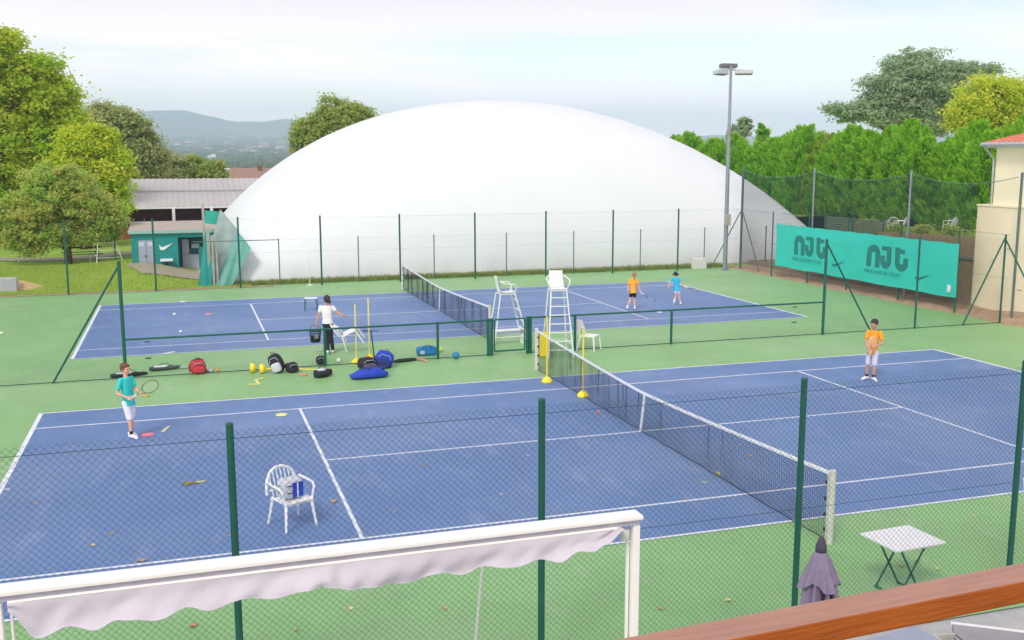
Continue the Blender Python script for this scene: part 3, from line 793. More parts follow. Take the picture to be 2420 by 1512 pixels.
tree('very tall green tree with browning leaves at the left edge', [(-60, 190, 110, 130), (40, 230, 90, 90), (85, 200, 60, 66), (140, 235, 46, 52), (170, 300, 36, 60), (95, 300, 60, 60), (20, 400, 120, 120), (110, 350, 90, 90), (-20, 130, 50, 50), (60, 500, 90, 100), (-40, 520, 110, 110), (24, 92, 26, 26), (118, 158, 26, 24), (186, 232, 18, 22), (60, 138, 24, 20)], 47, 90000, .17, F1, 11, base_uv=10, trunk=.5, clump=.75, per=130)
tree('bright yellow-green tree leaning out over the long shed', [(225, 360, 62, 62), (250, 400, 55, 70), (180, 400, 60, 70), (235, 460, 66, 66), (200, 330, 40, 34)], 43, 42000, .16, F2, 12, base_uv=190, trunk=.28, clump=.6, per=120)
tree('small dark spreading tree standing on the lawn by the far fence', [(150, 470, 105, 66), (60, 510, 70, 56), (235, 515, 62, 48), (140, 425, 80, 36), (110, 555, 80, 34), (20, 545, 45, 42), (215, 555, 55, 22), (275, 505, 30, 26), (60, 580, 40, 22)], 35.5, 60000, .10, F3, 13, base_uv=147, trunk=.17, clump=.40, per=110)
tree('grey-green tree rising behind the yellow-green tree', [(265, 300, 62, 56), (320, 330, 48, 62), (352, 375, 38, 48), (230, 290, 38, 42), (290, 380, 80, 50)], 70, 36000, .2, F4, 14, base_uv=300, trunk=.3, clump=.85, base_z=0)
tree('low rounded tree left of the other two behind the shed', [(415, 402, 36, 30), (400, 420, 34, 24)], 76, 11000, .19, F4, 15, trunk=.15, clump=.6, base_z=-1, group='low trees behind the shed')
tree('dense green tree in the middle behind the shed', [(458, 402, 32, 30), (440, 420, 30, 24)], 77, 11000, .19, F5, 16, trunk=.15, clump=.6, base_z=-1, group='low trees behind the shed')
tree('smallest green tree at the right end behind the shed', [(508, 408, 24, 25), (490, 418, 24, 20)], 76, 9000, .19, F5, 17, trunk=.15, clump=.6, base_z=-1, group='low trees behind the shed')
tree('big green tree rising behind the left shoulder of the dome', [(800, 272, 52, 44), (765, 315, 66, 56), (725, 330, 42, 46), (850, 290, 45, 40), (720, 300, 22, 22), (810, 330, 80, 70)], 64, 42000, .17, F5, 18, base_uv=780, trunk=.35, clump=.7, base_z=0)
tree('sparse brownish treetop just showing over the right of the dome', [(1415, 290, 22, 24), (1450, 300, 20, 22), (1430, 330, 60, 40)], 72, 2600, .3, F9, 19, trunk=.15, clump=.5, base_z=0)
tree('tiny thin treetop at the lower right shoulder of the dome', [(1500, 308, 18, 14), (1545, 318, 14, 18), (1520, 345, 50, 30)], 72, 1800, .3, F9, 20, trunk=.12, clump=.45, base_z=0)
tree('spreading grey-green cedar towering over the hedge', [(2165, 160, 92, 44), (2080, 195, 60, 26), (2150, 215, 120, 40), (2255, 170, 80, 28), (2320, 165, 56, 14), (2060, 240, 42, 24), (2110, 265, 110, 38), (2000, 268, 58, 20), (2220, 240, 100, 50), (2180, 285, 120, 40), (1975, 255, 32, 12)], 62, 56000, .16, F7, 21, base_uv=2150, trunk=.6, clump=1.1, flat=.34, elong=2.4, shell=.3, per=80, base_z=1.5, thick=.55)
tree('yellow-green broadleaf tree above the hedge beside the tiled roof', [(2340, 235, 88, 52), (2290, 270, 60, 50), (2400, 225, 60, 46), (2380, 290, 90, 50), (2450, 270, 70, 70)], 34, 44000, .15, F8, 22, base_uv=2380, trunk=.35, clump=.7, base_z=1.5)
tree('small grey bush-topped tree left of the tiny spire', [(1760, 297, 25, 19), (1745, 318, 25, 18)], 84, 3200, .26, F7, 23, trunk=.12, clump=.5, base_z=1.5)
tree('tiny pointed conifer behind the hedge', [(1800, 298, 7, 18), (1803, 318, 14, 22)], 74, 2200, .2, F6, 24, trunk=.08, clump=.3, base_z=1.5, name='conifer')
# hedge of conifers, one by one
rg_ = random.Random(5)
NH = 24
def conifer_mesh(seed, h, w, m):
    rg = np.random.default_rng(seed)
    n = 15000; nc = 380
    tt = rg.random(nc)**0.85; ang = rg.random(nc)*2*math.pi
    rad = w*(1-tt**2.6)**.5*(0.72+.32*rg.random(nc)); rad[tt > .93] *= .4
    C = np.stack([np.cos(ang)*rad, np.sin(ang)*rad, h*(0.02+tt*.96)], 1); ct = rg.random(nc)
    ci = rg.integers(0, nc, n)
    outd = np.stack([np.cos(ang), np.sin(ang), np.full(nc, 1.5)], 1); outd /= np.linalg.norm(outd, axis=1)[:, None]
    tl = rg.random(n)**.8
    p = C[ci]+outd[ci]*(tl[:, None]-.3)*.62+rg.normal(size=(n, 3))*(.17*(1.1-tl))[:, None]
    x = outd[ci]+rg.normal(size=(n, 3))*.35; x /= np.linalg.norm(x, axis=1)[:, None]
    nn_ = rg.normal(size=(n, 3))*.6+outd[ci]*np.array([1, 1, .2])+np.array([0, 0, .6]); y = np.cross(x, nn_); y /= np.linalg.norm(y, axis=1)[:, None]
    s = (.125*(.6+.8*rg.random(n)))[:, None]
    V = np.stack([p-x*s, p-y*s*.3, p+x*s, p+y*s*.3], 1).reshape(-1, 3)
    t = np.clip(ct[ci]*.45+.5*tl*rg.random(n)+.1*rg.random(n), 0, 1)
    return V, np.arange(4*n).reshape(-1, 4), np.repeat(t, 4)
F6b = mat('leaf_conifer_brown', (96, 158, 46), .6, scale=.5, rgb2=(150, 164, 66), tint=(186, 200, 74), trans=.35)
protos = []
for i in range(5):
    protos.append(conifer_mesh(100+i, 5.7, 1.85, None))
ORD = ['first', 'second', 'third', 'fourth', 'fifth', 'sixth', 'seventh', 'eighth', 'ninth', 'tenth', 'eleventh', 'twelfth', 'thirteenth', 'fourteenth', 'fifteenth', 'sixteenth', 'seventeenth', 'eighteenth', 'nineteenth', 'twentieth', 'twenty-first', 'twenty-second', 'twenty-third', 'twenty-fourth']
for i in range(NH):
    y = 64-i*1.72
    k = i % 5
    brown = i == 13
    r_ = thing('hedge_conifer', '%s green hedge conifer counted from the dome side%s' % (ORD[i], ', browning' if brown else ''), 'conifer', (33+rg_.uniform(-.4, .4), y, 1.5), rg_.uniform(0, 6.28), group='conifers of the tall hedge')
    V, F, T = protos[k]
    if i < 5: me_o = np_mesh('crown', V, F, F6, r_, T)
    else:
        me_o = bpy.data.objects.new('crown', bpy.data.meshes[firsts[k]]); COL.objects.link(me_o); me_o.parent = r_
        if brown:
            me_o.material_slots[0].link = 'OBJECT'; me_o.material_slots[0].material = F6b
    if i == 0: firsts = {}
    if i < 5: firsts[k] = me_o.data.name
    s_ = rg_.uniform(.86, 1.12)*(.93 if i < 8 else 1); r_.scale = (1.0, 1.0, s_)
    b = MB(); b.tube([(0, 0, -.2), (0, 0, 3), (0, 0, 5.2)], [.14, .1, .02], 6); b.build('trunk', M_BARK, r_)
# low clipped hedge on the garden edge
V, F, T, _ = leaf_cloud([(.5*math.sin(yy*2), yy, .15*math.sin(yy*1.7), .6, .8, .62) for yy in np.arange(0, 11, .8)], 18000, .10, 77, clump=.25)
h = np_mesh('clipped_hedge', V, F, F3, None, T); h.location = (21.2, 11.6, 2.05)
tag(h, 'low clipped dark hedge behind the palisade and beneath the conifers', 'hedge')

# grass blades on lawn and weeds along the dome foot
def blades(n, fn, hmin, hmax, seed):
    rg = np.random.default_rng(seed); V = []
    P = np.array([fn(rg) for _ in range(n)]); a = rg.random(n)*6.283; w = .012+.014*rg.random(n); h = hmin+(hmax-hmin)*rg.random(n)**2
    dx_ = np.stack([np.cos(a)*w, np.sin(a)*w, np.zeros(n)], 1); lean = rg.normal(size=(n, 3))*h[:, None]*.3; lean[:, 2] = h
    V = np.stack([P-dx_, P+dx_, P+lean], 1).reshape(-1, 3)
    return V, np.arange(3*n).reshape(-1, 3), np.repeat(rg.random(n), 3)
MG = mat('grass_blades', (138, 176, 56), .8, scale=.8, rgb2=(166, 196, 66), tint=(184, 190, 100), trans=.3)
def f_l(rg):
    x = -24+18*rg.random(); y = 26.8+8.5*rg.random(); return (x, y, lawn_h(x, y))
V, F, T = blades(60000, f_l, .03, .10, 5); g_ = np_mesh('grass', V, F, MG, None, T); tag(g_, kind='stuff', label='short mown grass on the lawn beyond the far fence', cat='grass')
def f_w(rg):
    x = -6.6+24*rg.random(); y = 27.22+.75*rg.random(); return (x, y, .02)
V, F, T = blades(16000, f_w, .04, .26, 6)
g_ = np_mesh('weeds', V, F, mat('weed_blades', (92, 124, 50), .8, rgb2=(116, 140, 60), tint=(160, 164, 90), trans=.3), None, T); tag(g_, kind='stuff', label='weedy grass along the foot of the white dome', cat='grass')

# far woods and town in the valley
def hill_pt(u, dist):
    az = YAW+math.atan((u-1209.5)/FPX*math.cos(PITCH)*1.0)
    x = CAM[0]+dist*math.sin(az); y = CAM[1]+dist*math.cos(az)
    return Vector((x, y, far_h(dist, az)))
rg2 = np.random.default_rng(9)
cl = []; 
for k in range(1500):
    dist = 700+3600*rg2.random()**1.1; u = 300+430*rg2.random()
    if rg2.random() < .12: u = 1560+120*rg2.random()
    p = hill_pt(u, dist); s = dist*.0042*(0.6+rg2.random())
    cl.append((p.x, p.y, p.z+s*.3, s*1.6, s*1.6, s*.55))
Vs = []; n_ = 26
cl = np.array(cl); idx = np.repeat(np.arange(len(cl)), n_); m_n = len(idx)
d = rg2.normal(size=(m_n, 3)); d /= np.linalg.norm(d, axis=1)[:, None]; d[:, 2] = np.abs(d[:, 2])
p = cl[idx, :3]+d*cl[idx, 3:6]*.9; a = rg2.normal(size=(m_n, 3)); x = np.cross(d, a); x /= np.linalg.norm(x, axis=1)[:, None]; y = np.cross(d, x)
s = (cl[idx, 5]*.55)[:, None]
V = np.stack([p-x*s, p-y*s, p+x*s, p+y*s], 1).reshape(-1, 3)
w_ = np_mesh('far_woods', V, np.arange(4*m_n).reshape(-1, 4), mat('far_foliage', (50, 78, 40), .9, scale=.01, rgb2=(74, 96, 50), tint=(90, 104, 60)), None, np.repeat(rg2.random(m_n), 4))
tag(w_, kind='stuff', label='hazy blue-green woods filling the valley below the hills', cat='woods')
# town houses
def town_house(wc, rc, i):
    r_ = thing('town_house', 'tiny pale distant house among the woods of the valley', 'house', (0, 0, 0), group='distant houses of the town in the valley')
    b = MB(); b.box(-7, -5, -3, 7, 5, 6); b.build('wall', wc, r_)
    b = MB(); b.prism([(-7.6, 6.01), (7.6, 6.01), (0, 9.5)], -5.4, 5.4); b.build('roof', rc, r_)
    return r_
WC = [mat('far_wall_white', (236, 230, 226), .8), mat('far_wall_pink', (228, 204, 190), .8)]
RC = [mat('far_roof_orange', (196, 140, 116), .8), mat('far_roof_grey', (170, 160, 158), .8)]
hp = [town_house(WC[i % 2], RC[i//2], i) for i in range(4)]
rr = random.Random(21)
for i in range(150):
    src = hp[i % 4]
    o = src if i < 4 else copy_tree(src)
    dist = 1900+2400*rr.random()**1.2; u = 385+310*rr.random()
    if i % 17 == 5: u = 1570+50*rr.random()
    p = hill_pt(u, dist); k = dist/2600*rr.uniform(.5, 1.15)
    o.location = (p.x, p.y, p.z+4*k); o.rotation_euler = (0, 0, rr.uniform(-.5, .5)); o.scale = (k*rr.uniform(.8, 1.6), k, k*rr.uniform(.8, 1.3))
p = hill_pt(508, 1500)
o = thing('office_block', 'large white block building standing out in the valley town', 'building', (p.x, p.y, 1.0), -.2)
b = MB(); b.box(-9, -5, -8, 2, 5, 6.5); b.box(2, -4, -8, 8, 5, 4.5); b.box(-4, -5.5, 6.5, 1, 4, 8.5); b.build('wall', mat('far_white', (246, 246, 248), .7), o)
b = MB()
for k in range(6): b.box(-8+1.7*k, -5.05, 1.5, -7.2+1.7*k, -5.01, 4)
b.build('window', mat('far_window', (120, 140, 160), .4), o)
p = hill_pt(555, 420)
o = thing('warehouse', 'flat white warehouse roof just above the brown tiled roof', 'building', (p.x, p.y, -1.0), -.3)
b = MB(); b.box(-7, -4, -6, 8, 6, 1.6); b.build('wall', mat('far_grey_wall', (196, 204, 216), .7), o)
b = MB(); b.box(-7.4, -4.4, 1.61, 8.4, 6.4, 2.1, .1); b.build('roof', mat('far_white', (246, 246, 248)), o)
# house with chimney beyond the hedge
o = thing('chimney_house', 'house beyond the hedge of which only the roof top and brick chimney show', 'house', (0, 80, 0))
c = at(1906, 318, 80)
b = MB(); b.prism([(c.x-5, 4.2), (c.x+5, 4.2), (c.x, c.z-.5)], 0, 7); b.build('roof', mat('brown_tiles', (150, 120, 100)), o)
b = MB(); b.box(c.x-4.6, .2, 1.4, c.x+4.6, 6.8, 4.19); b.build('wall', M_CREAM, o)
b = MB(); b.box(c.x-.45, 2.5, c.z-1.2, c.x+.45, 3.1, c.z+.15); b.box(c.x-.53, 2.42, c.z+.15, c.x+.53, 3.18, c.z+.25); ch = b.build('chimney', mat('brick_chimney', (130, 96, 84)), o)
for s_ in (-.2, .2):
    b = MB(); b.tube([(c.x+s_, 2.8, c.z+.25), (c.x+s_, 2.8, c.z+.55)], .09, 8); b.build('chimney_pot', mat('clay', (150, 90, 70)), ch)
# the air between here and the hills
hz = MB(); hz.box(-3500, -60, -12, 4500, 6300, 290)
ho = hz.build('haze', mat('tmp_haze', (200, 200, 200)))
hm = bpy.data.materials.new('haze_air'); hm.use_nodes = True; t = hm.node_tree; t.nodes.clear()
oo = t.nodes.new('ShaderNodeOutputMaterial'); pv = t.nodes.new('ShaderNodeVolumePrincipled')
pv.inputs['Color'].default_value = (0.67, 0.855, 1.0, 1); pv.inputs['Density'].default_value = 0.00034; pv.inputs['Anisotropy'].default_value = -0.2
t.links.new(pv.outputs[0], oo.inputs['Volume']); ho.data.materials.clear(); ho.data.materials.append(hm); ho['kind'] = 'stuff'
# ================================================================== tennis nets
M_NET = mat('net_twine', (28, 36, 56), .8, var=.1)
M_TAPE = mat('net_tape', (236, 238, 242), .6, var=.06, scale=6)
M_CREAM_POST = mat('net_post_cream', (206, 208, 200), .5, var=.12, scale=8)
def tennis_net(cx, cy, label, zc, pm):
    t = thing('tennis_net', label, 'tennis net', (cx, cy, 0))
    H = 6.4
    def top(y): return zc + (1.05-zc)*(abs(y)/H)**1.25
    rg = np.random.default_rng(int(cy)+3)
    A = []; B = []; c = .046
    def wob(y, z): return 0.03*math.sin(y*2.3+1)*math.sin(z*3)+.012*math.sin(y*7)
    y = -H+.08
    while y < H-.08:
        z0, z1 = .03, top(y)-.02; zm = (z0+z1)/2
        A += [(wob(y, z0), y, z0), (wob(y, zm), y, zm)]; B += [(wob(y, zm), y, zm), (wob(y, z1), y, z1)]
        y += c
    for k in range(22):
        q = k/22
        ys = np.linspace(-H+.08, H-.08, 60)
        for a, b_ in zip(ys, ys[1:]):
            za = .03+(top(a)-.05)*q; zb = .03+(top(b_)-.05)*q
            A.append((wob(a, za), a, za)); B.append((wob(b_, zb), b_, zb))
    # slack folds where the twine bunches together
    for k in range(26):
        y = rg.uniform(-H*.8, H*.9) if k > 12 else rg.uniform(0.4, 4.6)
        z1 = top(y)-.03; z0 = z1-rg.uniform(.35, .85)
        for j in range(2): A.append((.008*j, y+rg.normal()*.01, z1)); B.append((.008*j, y+rg.uniform(-.10, .10), max(.04, z0)))
    V, F = strands(A, B, .0027); np_mesh('netting', V, F, M_NET, t)
    def tp(s, q):
        y = -H+2*H*s; return (0, y, top(y)-.028+.056*q)
    b = MB(); n_ = 80
    for sg in (-1, 1): b.sheet(lambda s, q: (sg*.012+(0 if .2 < q < .8 else -sg*.006), -H+2*H*s, top(-H+2*H*s)-.035+.06*q), n_, 5)
    b.build('headband', M_TAPE, t, smooth=True)
    b = MB(); b.tube([(wob(yy, 0), yy, .03) for yy in np.linspace(-H+.08, H-.08, 60)], .008, 5); b.build('bottom_cord', M_NET, t)
    b = MB(); b.box(-.018, -.026, .01, .018, .026, zc-.03); b.v = [(x_, y_-.17*z_/zc, z_) for x_, y_, z_ in b.v]; b.build('centre_strap', M_TAPE, t)
    for sg in (-1, 1):
        b = MB(); b.tube([(0, sg*(H+.03), 0), (0, sg*(H+.03), 1.09)], .045, 14); b.ell((0, sg*(H+.03), 1.09), (.047, .047, .03), 12, 6)
        p = b.build('post', pm, t)
        b = MB(); b.tube([(0, sg*(H-.07), .04), (0, sg*(H-.07), 1.02)], .012, 6); b.build('lacing_rod', M_CREAM_POST, p)
        for z in (.15, .38, .62, .86):
            b = MB(); b.box(-.02, sg*(H-.10)-.02, z, .02, sg*(H-.10)+.02, z+.05, .004); b.build('tie', mat('near_black', (26, 34, 38)), p)
    return t
tennis_net(0, 0, 'long dark tennis net across the near blue court', .83, M_CREAM_POST)
tennis_net(CBX, CBY, 'dark tennis net across the far court in front of the dome', .88, M_CREAM_POST)

# ================================================================== chairs
M_PLA = mat('white_plastic', (234, 236, 236), .4, var=.05, scale=5)
def monobloc(name, label, arms=True, slats=True, group=None, m=M_PLA, rnd_back=True):
    """stacking garden chair facing local -Y"""
    t = thing(name, label, 'chair', group=group)
    b = MB()
    def seat(s, q):
        x = (s-.5)*.44; y = -.23+.44*q
        return (x, y, .435-.018*math.cos((s-.5)*3)*math.sin(q*3.1)-.02*(q > .99)+(-.02 if q < .01 else 0))
    b.sheet(seat, 10, 10); b.sheet(lambda s, q: tuple(Vector(seat(s, q))-Vector((0, 0, .022))), 10, 10)
    b.tube([(-.22, .21, .42), (-.225, -.22, .42), (.225, -.22, .42), (.22, .21, .42)], .017, 6)
    b.build('seat', m, t, smooth=False)
    W_ = .27 if arms else .21
    def arch(a): return (W_*math.cos(a), .21+.13*(.35+.65*math.sin(a))+.02, .46+.39*math.sin(a)**.8 if math.sin(a) > 0 else .46)
    b = MB()
    pts = [arch(math.pi*k/20) for k in range(21)]
    b.tube(pts, .022, 6)
    if slats:
        for k in range(-3, 4):
            x = k*.064
            a = math.acos(max(-1, min(1, x/W_))); tp = arch(a)
            b.tube([(x, .215, .43), (x*1.04, .26, .58), (x*1.02, tp[1]-.005, tp[2]-.005)], .013, 5, flat=.6)
        b.tube([(-W_*.9, .25, .53), (0, .24, .52), (W_*.9, .25, .53)], .014, 5)
    else:
        b.sheet(lambda s, q: ((s-.5)*.36*(1-.25*q), .22+.10*q+.015*math.cos((s-.5)*4), .62+.22*q), 8, 6)
        b.sheet(lambda s, q: ((s-.5)*.36*(1-.25*q), .235+.10*q+.015*math.cos((s-.5)*4), .62+.22*q), 8, 6)
        for k in (-1, 1): b.tube([(k*.2, .21, .43), (k*.185, .24, .62), (k*.15, .31, .82)], .016, 6)
    b.build('backrest', m, t)
    for sx in (-1, 1):
        if arms:
            b = MB(); b.tube([(sx*.225, -.20, .42), (sx*.27, -.20, .60), (sx*.285, -.14, .655), (sx*.29, .08, .66), (sx*.27, .25, .67)], .022, 6, flat=.7); b.build('armrest', m, t)
        for sy in (-1, 1):
            b = MB(); x0, y0 = sx*.215, (-.205 if sy < 0 else .20); x1, y1 = sx*.262, (-.26 if sy < 0 else .29)
            b.tube([(x0, y0, .43), ((x0+x1)/2, (y0+y1)/2, .2), (x1, y1, 0)], [.032, .024, .019], 4); b.build('leg', m, t)
    return t
p = ground(692, 1240)
c0 = monobloc('armchair', 'white plastic armchair with slatted round back standing on the near court')
c0.location = (p.x, p.y, .004); c0.rotation_euler = (0, 0, R(24)); c0.scale = (1.0, 1.0, 1.0)
# bag on that chair
t = thing('carry_bag', 'white and blue striped bag lying on the white slatted armchair', 'bag', (p.x, p.y, .445), R(24))
def sell(b, c, r, e=.45, nu=20, nv=12, M=None):
    vs = []; fs = []
    f = lambda w, k: math.copysign(abs(w)**k, w)
    for j in range(nv+1):
        ph = math.pi*j/nv-math.pi/2
        for i in range(nu):
            a = 2*math.pi*i/nu
            q = Vector((r[0]*f(math.cos(ph), e)*f(math.cos(a), e), r[1]*f(math.cos(ph), e)*f(math.sin(a), e), r[2]*f(math.sin(ph), e)))
            if M is not None: q = M @ q
            vs.append(Vector(c)+q)
    for j in range(nv):
        for i in range(nu):
            a = j*nu+i; d_ = j*nu+(i+1) % nu; fs.append((a, d_, d_+nu, a+nu))
    return b.add(vs, fs)
M_BLUE = mat('royal_blue_fabric', (30, 66, 186), .7, var=.25, scale=6, bump=.3, bscale=30)
M_BLUED = mat('dark_blue_fabric', (28, 44, 110), .7, var=.25, scale=6)
M_BLK = mat('black_fabric', (34, 36, 46), .75, var=.25, scale=8, bump=.3, bscale=40)
M_LG = mat('light_grey_fabric', (198, 204, 214), .7, var=.15, scale=8, bump=.2)
M_RED = mat('red_fabric', (196, 52, 66), .65, var=.2, scale=7, bump=.3, bscale=30)
M_YEL = mat('yellow_plastic', (252, 226, 54), .4, var=.06, scale=4)
M_PYEL = mat('pale_yellow_plastic', (236, 226, 128), .45, var=.06, scale=4)
M_TURQ = mat('turquoise_fabric', (20, 128, 190), .6, var=.2, scale=6)
M_ORG = mat('orange_plastic', (240, 140, 50), .5)
M_PINK = mat('pink_rubber', (236, 122, 142), .6, var=.08)
b = MB(); sell(b, (-.02, .02, .15), (.17, .12, .15), .35); b.build('body', M_LG, t, smooth=True)
b = MB(); b.box(-.04, -.112, .02, .14, -.096, .25, .006); b.build('front_panel', M_BLUE, t)
b = MB(); b.box(.03, -.118, .02, .05, -.1135, .25); b.build('stripe', M_PLA, t)
for z in (.10, .21):
    b = MB(); b.box(-.188, -.10, z, -.06, -.1, z+.02) if 0 else b.tube([(-.186, .05, z), (-.18, -.06, z), (-.12, -.098, z), (-.045, -.104, z)], .008, 5); b.build('strap', M_BLK, t)
# chair beside the umpire stand
q = ground(1392, 826)
c1 = monobloc('plastic_chair', 'white armless plastic chair standing right of the umpire ladder', arms=False, slats=False)
c1.location = (q.x, q.y, 0); c1.rotation_euler = (0, 0, R(46))
# chair carried by the coach
q = ground(792, 834)
c2 = copy_tree(c1, label='white plastic chair being dragged tilted by the woman in white')
c2.name = 'plastic_chair'; pc = at(823, 781, 10.35); Mc = Matrix.Translation(pc) @ Matrix.Rotation(R(-27), 4, 'Y') @ Matrix.Rotation(R(76), 4, 'Z') @ Matrix.Translation((0, 0, -.46))
c2.location = Mc.translation; c2.rotation_euler = Mc.to_euler()
# garden chairs on the raised ground
for (u, v, y, lab, rz) in ((2241, 556, 26, 'lone white garden chair on top of the bank by the cream building', 200), (2106, 562, 27, 'white garden chair left of its twin behind the banner', 150), (2122, 562, 26.6, 'white garden chair right of its twin behind the banner', 220)):
    pt = at(u, v, y); o = copy_tree(c0, label=lab); o.name = 'garden_chair'; o.location = (pt.x, pt.y, max(1.5, pt.z-.1)); o.rotation_euler = (0, 0, R(rz)); o.scale = (1, 1, 1)

# umpire chairs
M_WST = mat('white_steel', (230, 234, 232), .4, var=.08, scale=6)
def umpire(name, label, H=1.72, loc=(0, 0, 0), rz=0, rungs=5, wid=.52):
    """tall umpire stand facing local -Y, ladder in front"""
    t = thing(name, label, 'umpire chair', loc, rz)
    fb, ft = -.62, -.20; rb, rt_ = .48, .24
    for sx in (-1, 1):
        for (yb, yt) in ((fb, ft), (rb, rt_)):
            b = MB(); b.tube([(sx*wid*.78, yb, 0), (sx*wid*.48, yt, H-.04)], .02, 8); b.build('leg', M_WST, t)
    for k in range(rungs):
        z = .22+(H-.45)*k/(rungs-1); q = z/H; w = wid*(.78-.30*q); y = fb+(ft-fb)*q
        b = MB(); b.box(-w, y-.03, z-.012, w, y+.02, z+.012, .004); b.build('rung', M_WST, t)
    b = MB(); z = .34; q = z/H
    b.tube([(-wid*.72, fb+(ft-fb)*q, z), (-wid*.72, rb, z)], .014, 6); b.tube([(wid*.72, fb+(ft-fb)*q, z), (wid*.72, rb, z)], .014, 6); b.tube([(-wid*.72, rb-.03, z), (wid*.72, rb-.03, z)], .014, 6)
    b.build('brace', M_WST, t)
    b = MB(); b.box(-.24, -.24, H-.05, .24, .24, H-.02, .01); b.sheet(lambda s, q_: ((s-.5)*.46, -.22+.44*q_, H+.02-.02*math.sin(q_*3)), 6, 6); b.tube([(-.23, -.22, H+.01), (.23, -.22, H+.01)], .02, 6); b.build('seat', M_WST, t)
    b = MB()
    def bk(s, q_): return ((s-.5)*.44*(1-.15*q_), .20+.10*q_-.05*math.cos((s-.5)*3), H+.02+.46*q_)
    b.sheet(bk, 10, 8); b.sheet(lambda s, q_: tuple(Vector(bk(s, q_))+Vector((0, .02, 0))), 10, 8); b.build('backrest', M_PLA, t, smooth=True)
    for sx in (-1, 1):
        b = MB(); b.tube([(sx*.23, -.2, H), (sx*.30, -.24, H+.16), (sx*.32, -.16, H+.26), (sx*.31, .1, H+.27), (sx*.22, .24, H+.34)], .018, 6); b.build('armrest', M_WST, t)
    return t
q = ground(1196, 818)
umpire('umpire_chair', 'white umpire stand seen side on, behind the little gate', 1.62, (q.x, q.y, 0), R(88))
b = MB(); b.box(-.55, -.12, .40, .55, .12, .44, .008); o = None
bt = thing('low_bench', 'low white bench plank behind the gate under the side-on umpire stand', 'bench', (q.x+.15, q.y+.35, 0))
b.build('seat', M_WST, bt)
for x in (-.45, .45):
    b = MB(); b.box(x-.02, -.1, 0, x+.02, .1, .398); b.build('leg', M_WST, bt)
a_, c_ = ground(1315, 852), ground(1374, 838)
mid = (a_+c_)/2; ang = R(-10)
yy = Vector((-math.sin(ang), math.cos(ang), 0))
cen = mid+yy*.62-Vector((.24, 0, 0))
umpire('umpire_chair', 'tallest white umpire stand with its ladder facing the camera', 1.88, (cen.x, cen.y, 0), ang, rungs=7, wid=.46)
q = ground(252, 640)
umpire('umpire_chair', 'white umpire stand left out on the lawn by the teal hut', 1.15, (q.x, q.y, lawn_h(q.x, q.y)), R(20), rungs=3, wid=.8)

# small bench on the far court
q = ground(735, 733)
t = thing('folding_stool', 'small slatted stool with dark green legs on the far blue court', 'stool', (q.x, q.y, 0), R(-14))
b = MB()
for k in range(4): b.box(-.23, -.17+.09*k, .44, .23, -.10+.09*k, .46, .004)
b.build('seat', M_PYEL if 0 else M_WST, t)
for sx in (-1, 1):
    for sy in (-1, 1):
        b = MB(); b.tube([(sx*.2, sy*.14, .438), (sx*.22, sy*.2, 0)], .014, 6); b.build('leg', M_GPOST, t)

# white stick stuck in the verge and leaning white pole by the near fence
q = ground(730, 672)
b = MB(); b.tube([(0, 0, 0), (-.02, 0, 1.1)], .016, 8); b.box(-.12, -.1, 0, .12, .1, .03, .005); o = b.build('marker_stick', M_WST); o.location = (q.x, q.y-.3, 0); tag(o, 'thin white stick standing on the verge in front of the dome', 'stick')
b = MB(); b.tube([(0, 0, 0), (.16, .02, 1.55)], .017, 8); b.ell((.16, .02, 1.55), (.022, .022, .02), 8, 5); q = at(1114, 1560, -8.45); o = b.build('leaning_pole', mat('pole_grey_white', (206, 212, 204), .6)); o.location = (q.x, -8.48, 0); tag(o, 'thin leaning white pole seen through the nearest fence below the awning', 'pole')
b = MB(); b.tube([(0, 0, 0), (0, 0, 1.25)], .03, 8); q = ground(275, 640); o = b.build('stump_post', mat('dark_wood', (74, 60, 52), .9)); o.location = (q.x, q.y, lawn_h(q.x, q.y)); tag(o, 'short dark wooden post on the lawn beside the white umpire stand', 'post')
# picnic table in the shade of the tree
q = ground(196, 640)
t = thing('picnic_table', 'dark picnic table under the small tree on the lawn', 'picnic table', (q.x, q.y, lawn_h(q.x, q.y)), R(10))
M_DW = mat('dark_wood', (74, 60, 52))
b = MB(); b.box(-.9, -.36, .72, .9, .36, .76, .01); b.build('tabletop', M_DW, t)
for sy in (-1, 1):
    b = MB(); b.box(-.9, sy*.7-.13, .43, .9, sy*.7+.13, .46, .01); b.build('seat', M_DW, t)
for sx in (-1, 1):
    b = MB(); b.tube([(sx*.7, -.5, 0), (sx*.7, .2, .72)], .035, 5); b.tube([(sx*.7, .5, 0), (sx*.7, -.2, .72)], .035, 5); b.tube([(sx*.7, -.8, .4), (sx*.7, .8, .4)], .03, 5); b.build('leg_frame', M_DW, t)

# ================================================================== near table, parasol, awning, railing
t = thing('folding_table', 'square white folding table with green crossed legs behind the nearest fence', 'table', (-.12, -8.1, 0), R(4))
b = MB(); b.box(-.40, -.33, .70, .40, .33, .728, .012); b.build('tabletop', M_PLA, t)
b = MB(); b.box(-.36, -.29, .675, .36, .29, .698); b.build('underframe', M_WST, t)
for sy in (-.2, .2):
    b = MB(); b.tube([(-.22, sy-.012, .674), (.16, sy-.012, 0)], .013, 6); b.build('leg', M_GPOST, t)
    b = MB(); b.tube([(.22, sy+.012, .674), (-.20, sy+.012, 0)], .013, 6); b.build('leg', M_GPOST, t)
b = MB(); b.tube([(.16, -.21, .02), (.16, .21, .02)], .011, 6); b.build('foot_bar', M_GPOST, t)
b = MB(); b.tube([(-.20, -.19, .02), (-.20, .22, .02)], .011, 6); b.build('foot_bar', M_GPOST, t)

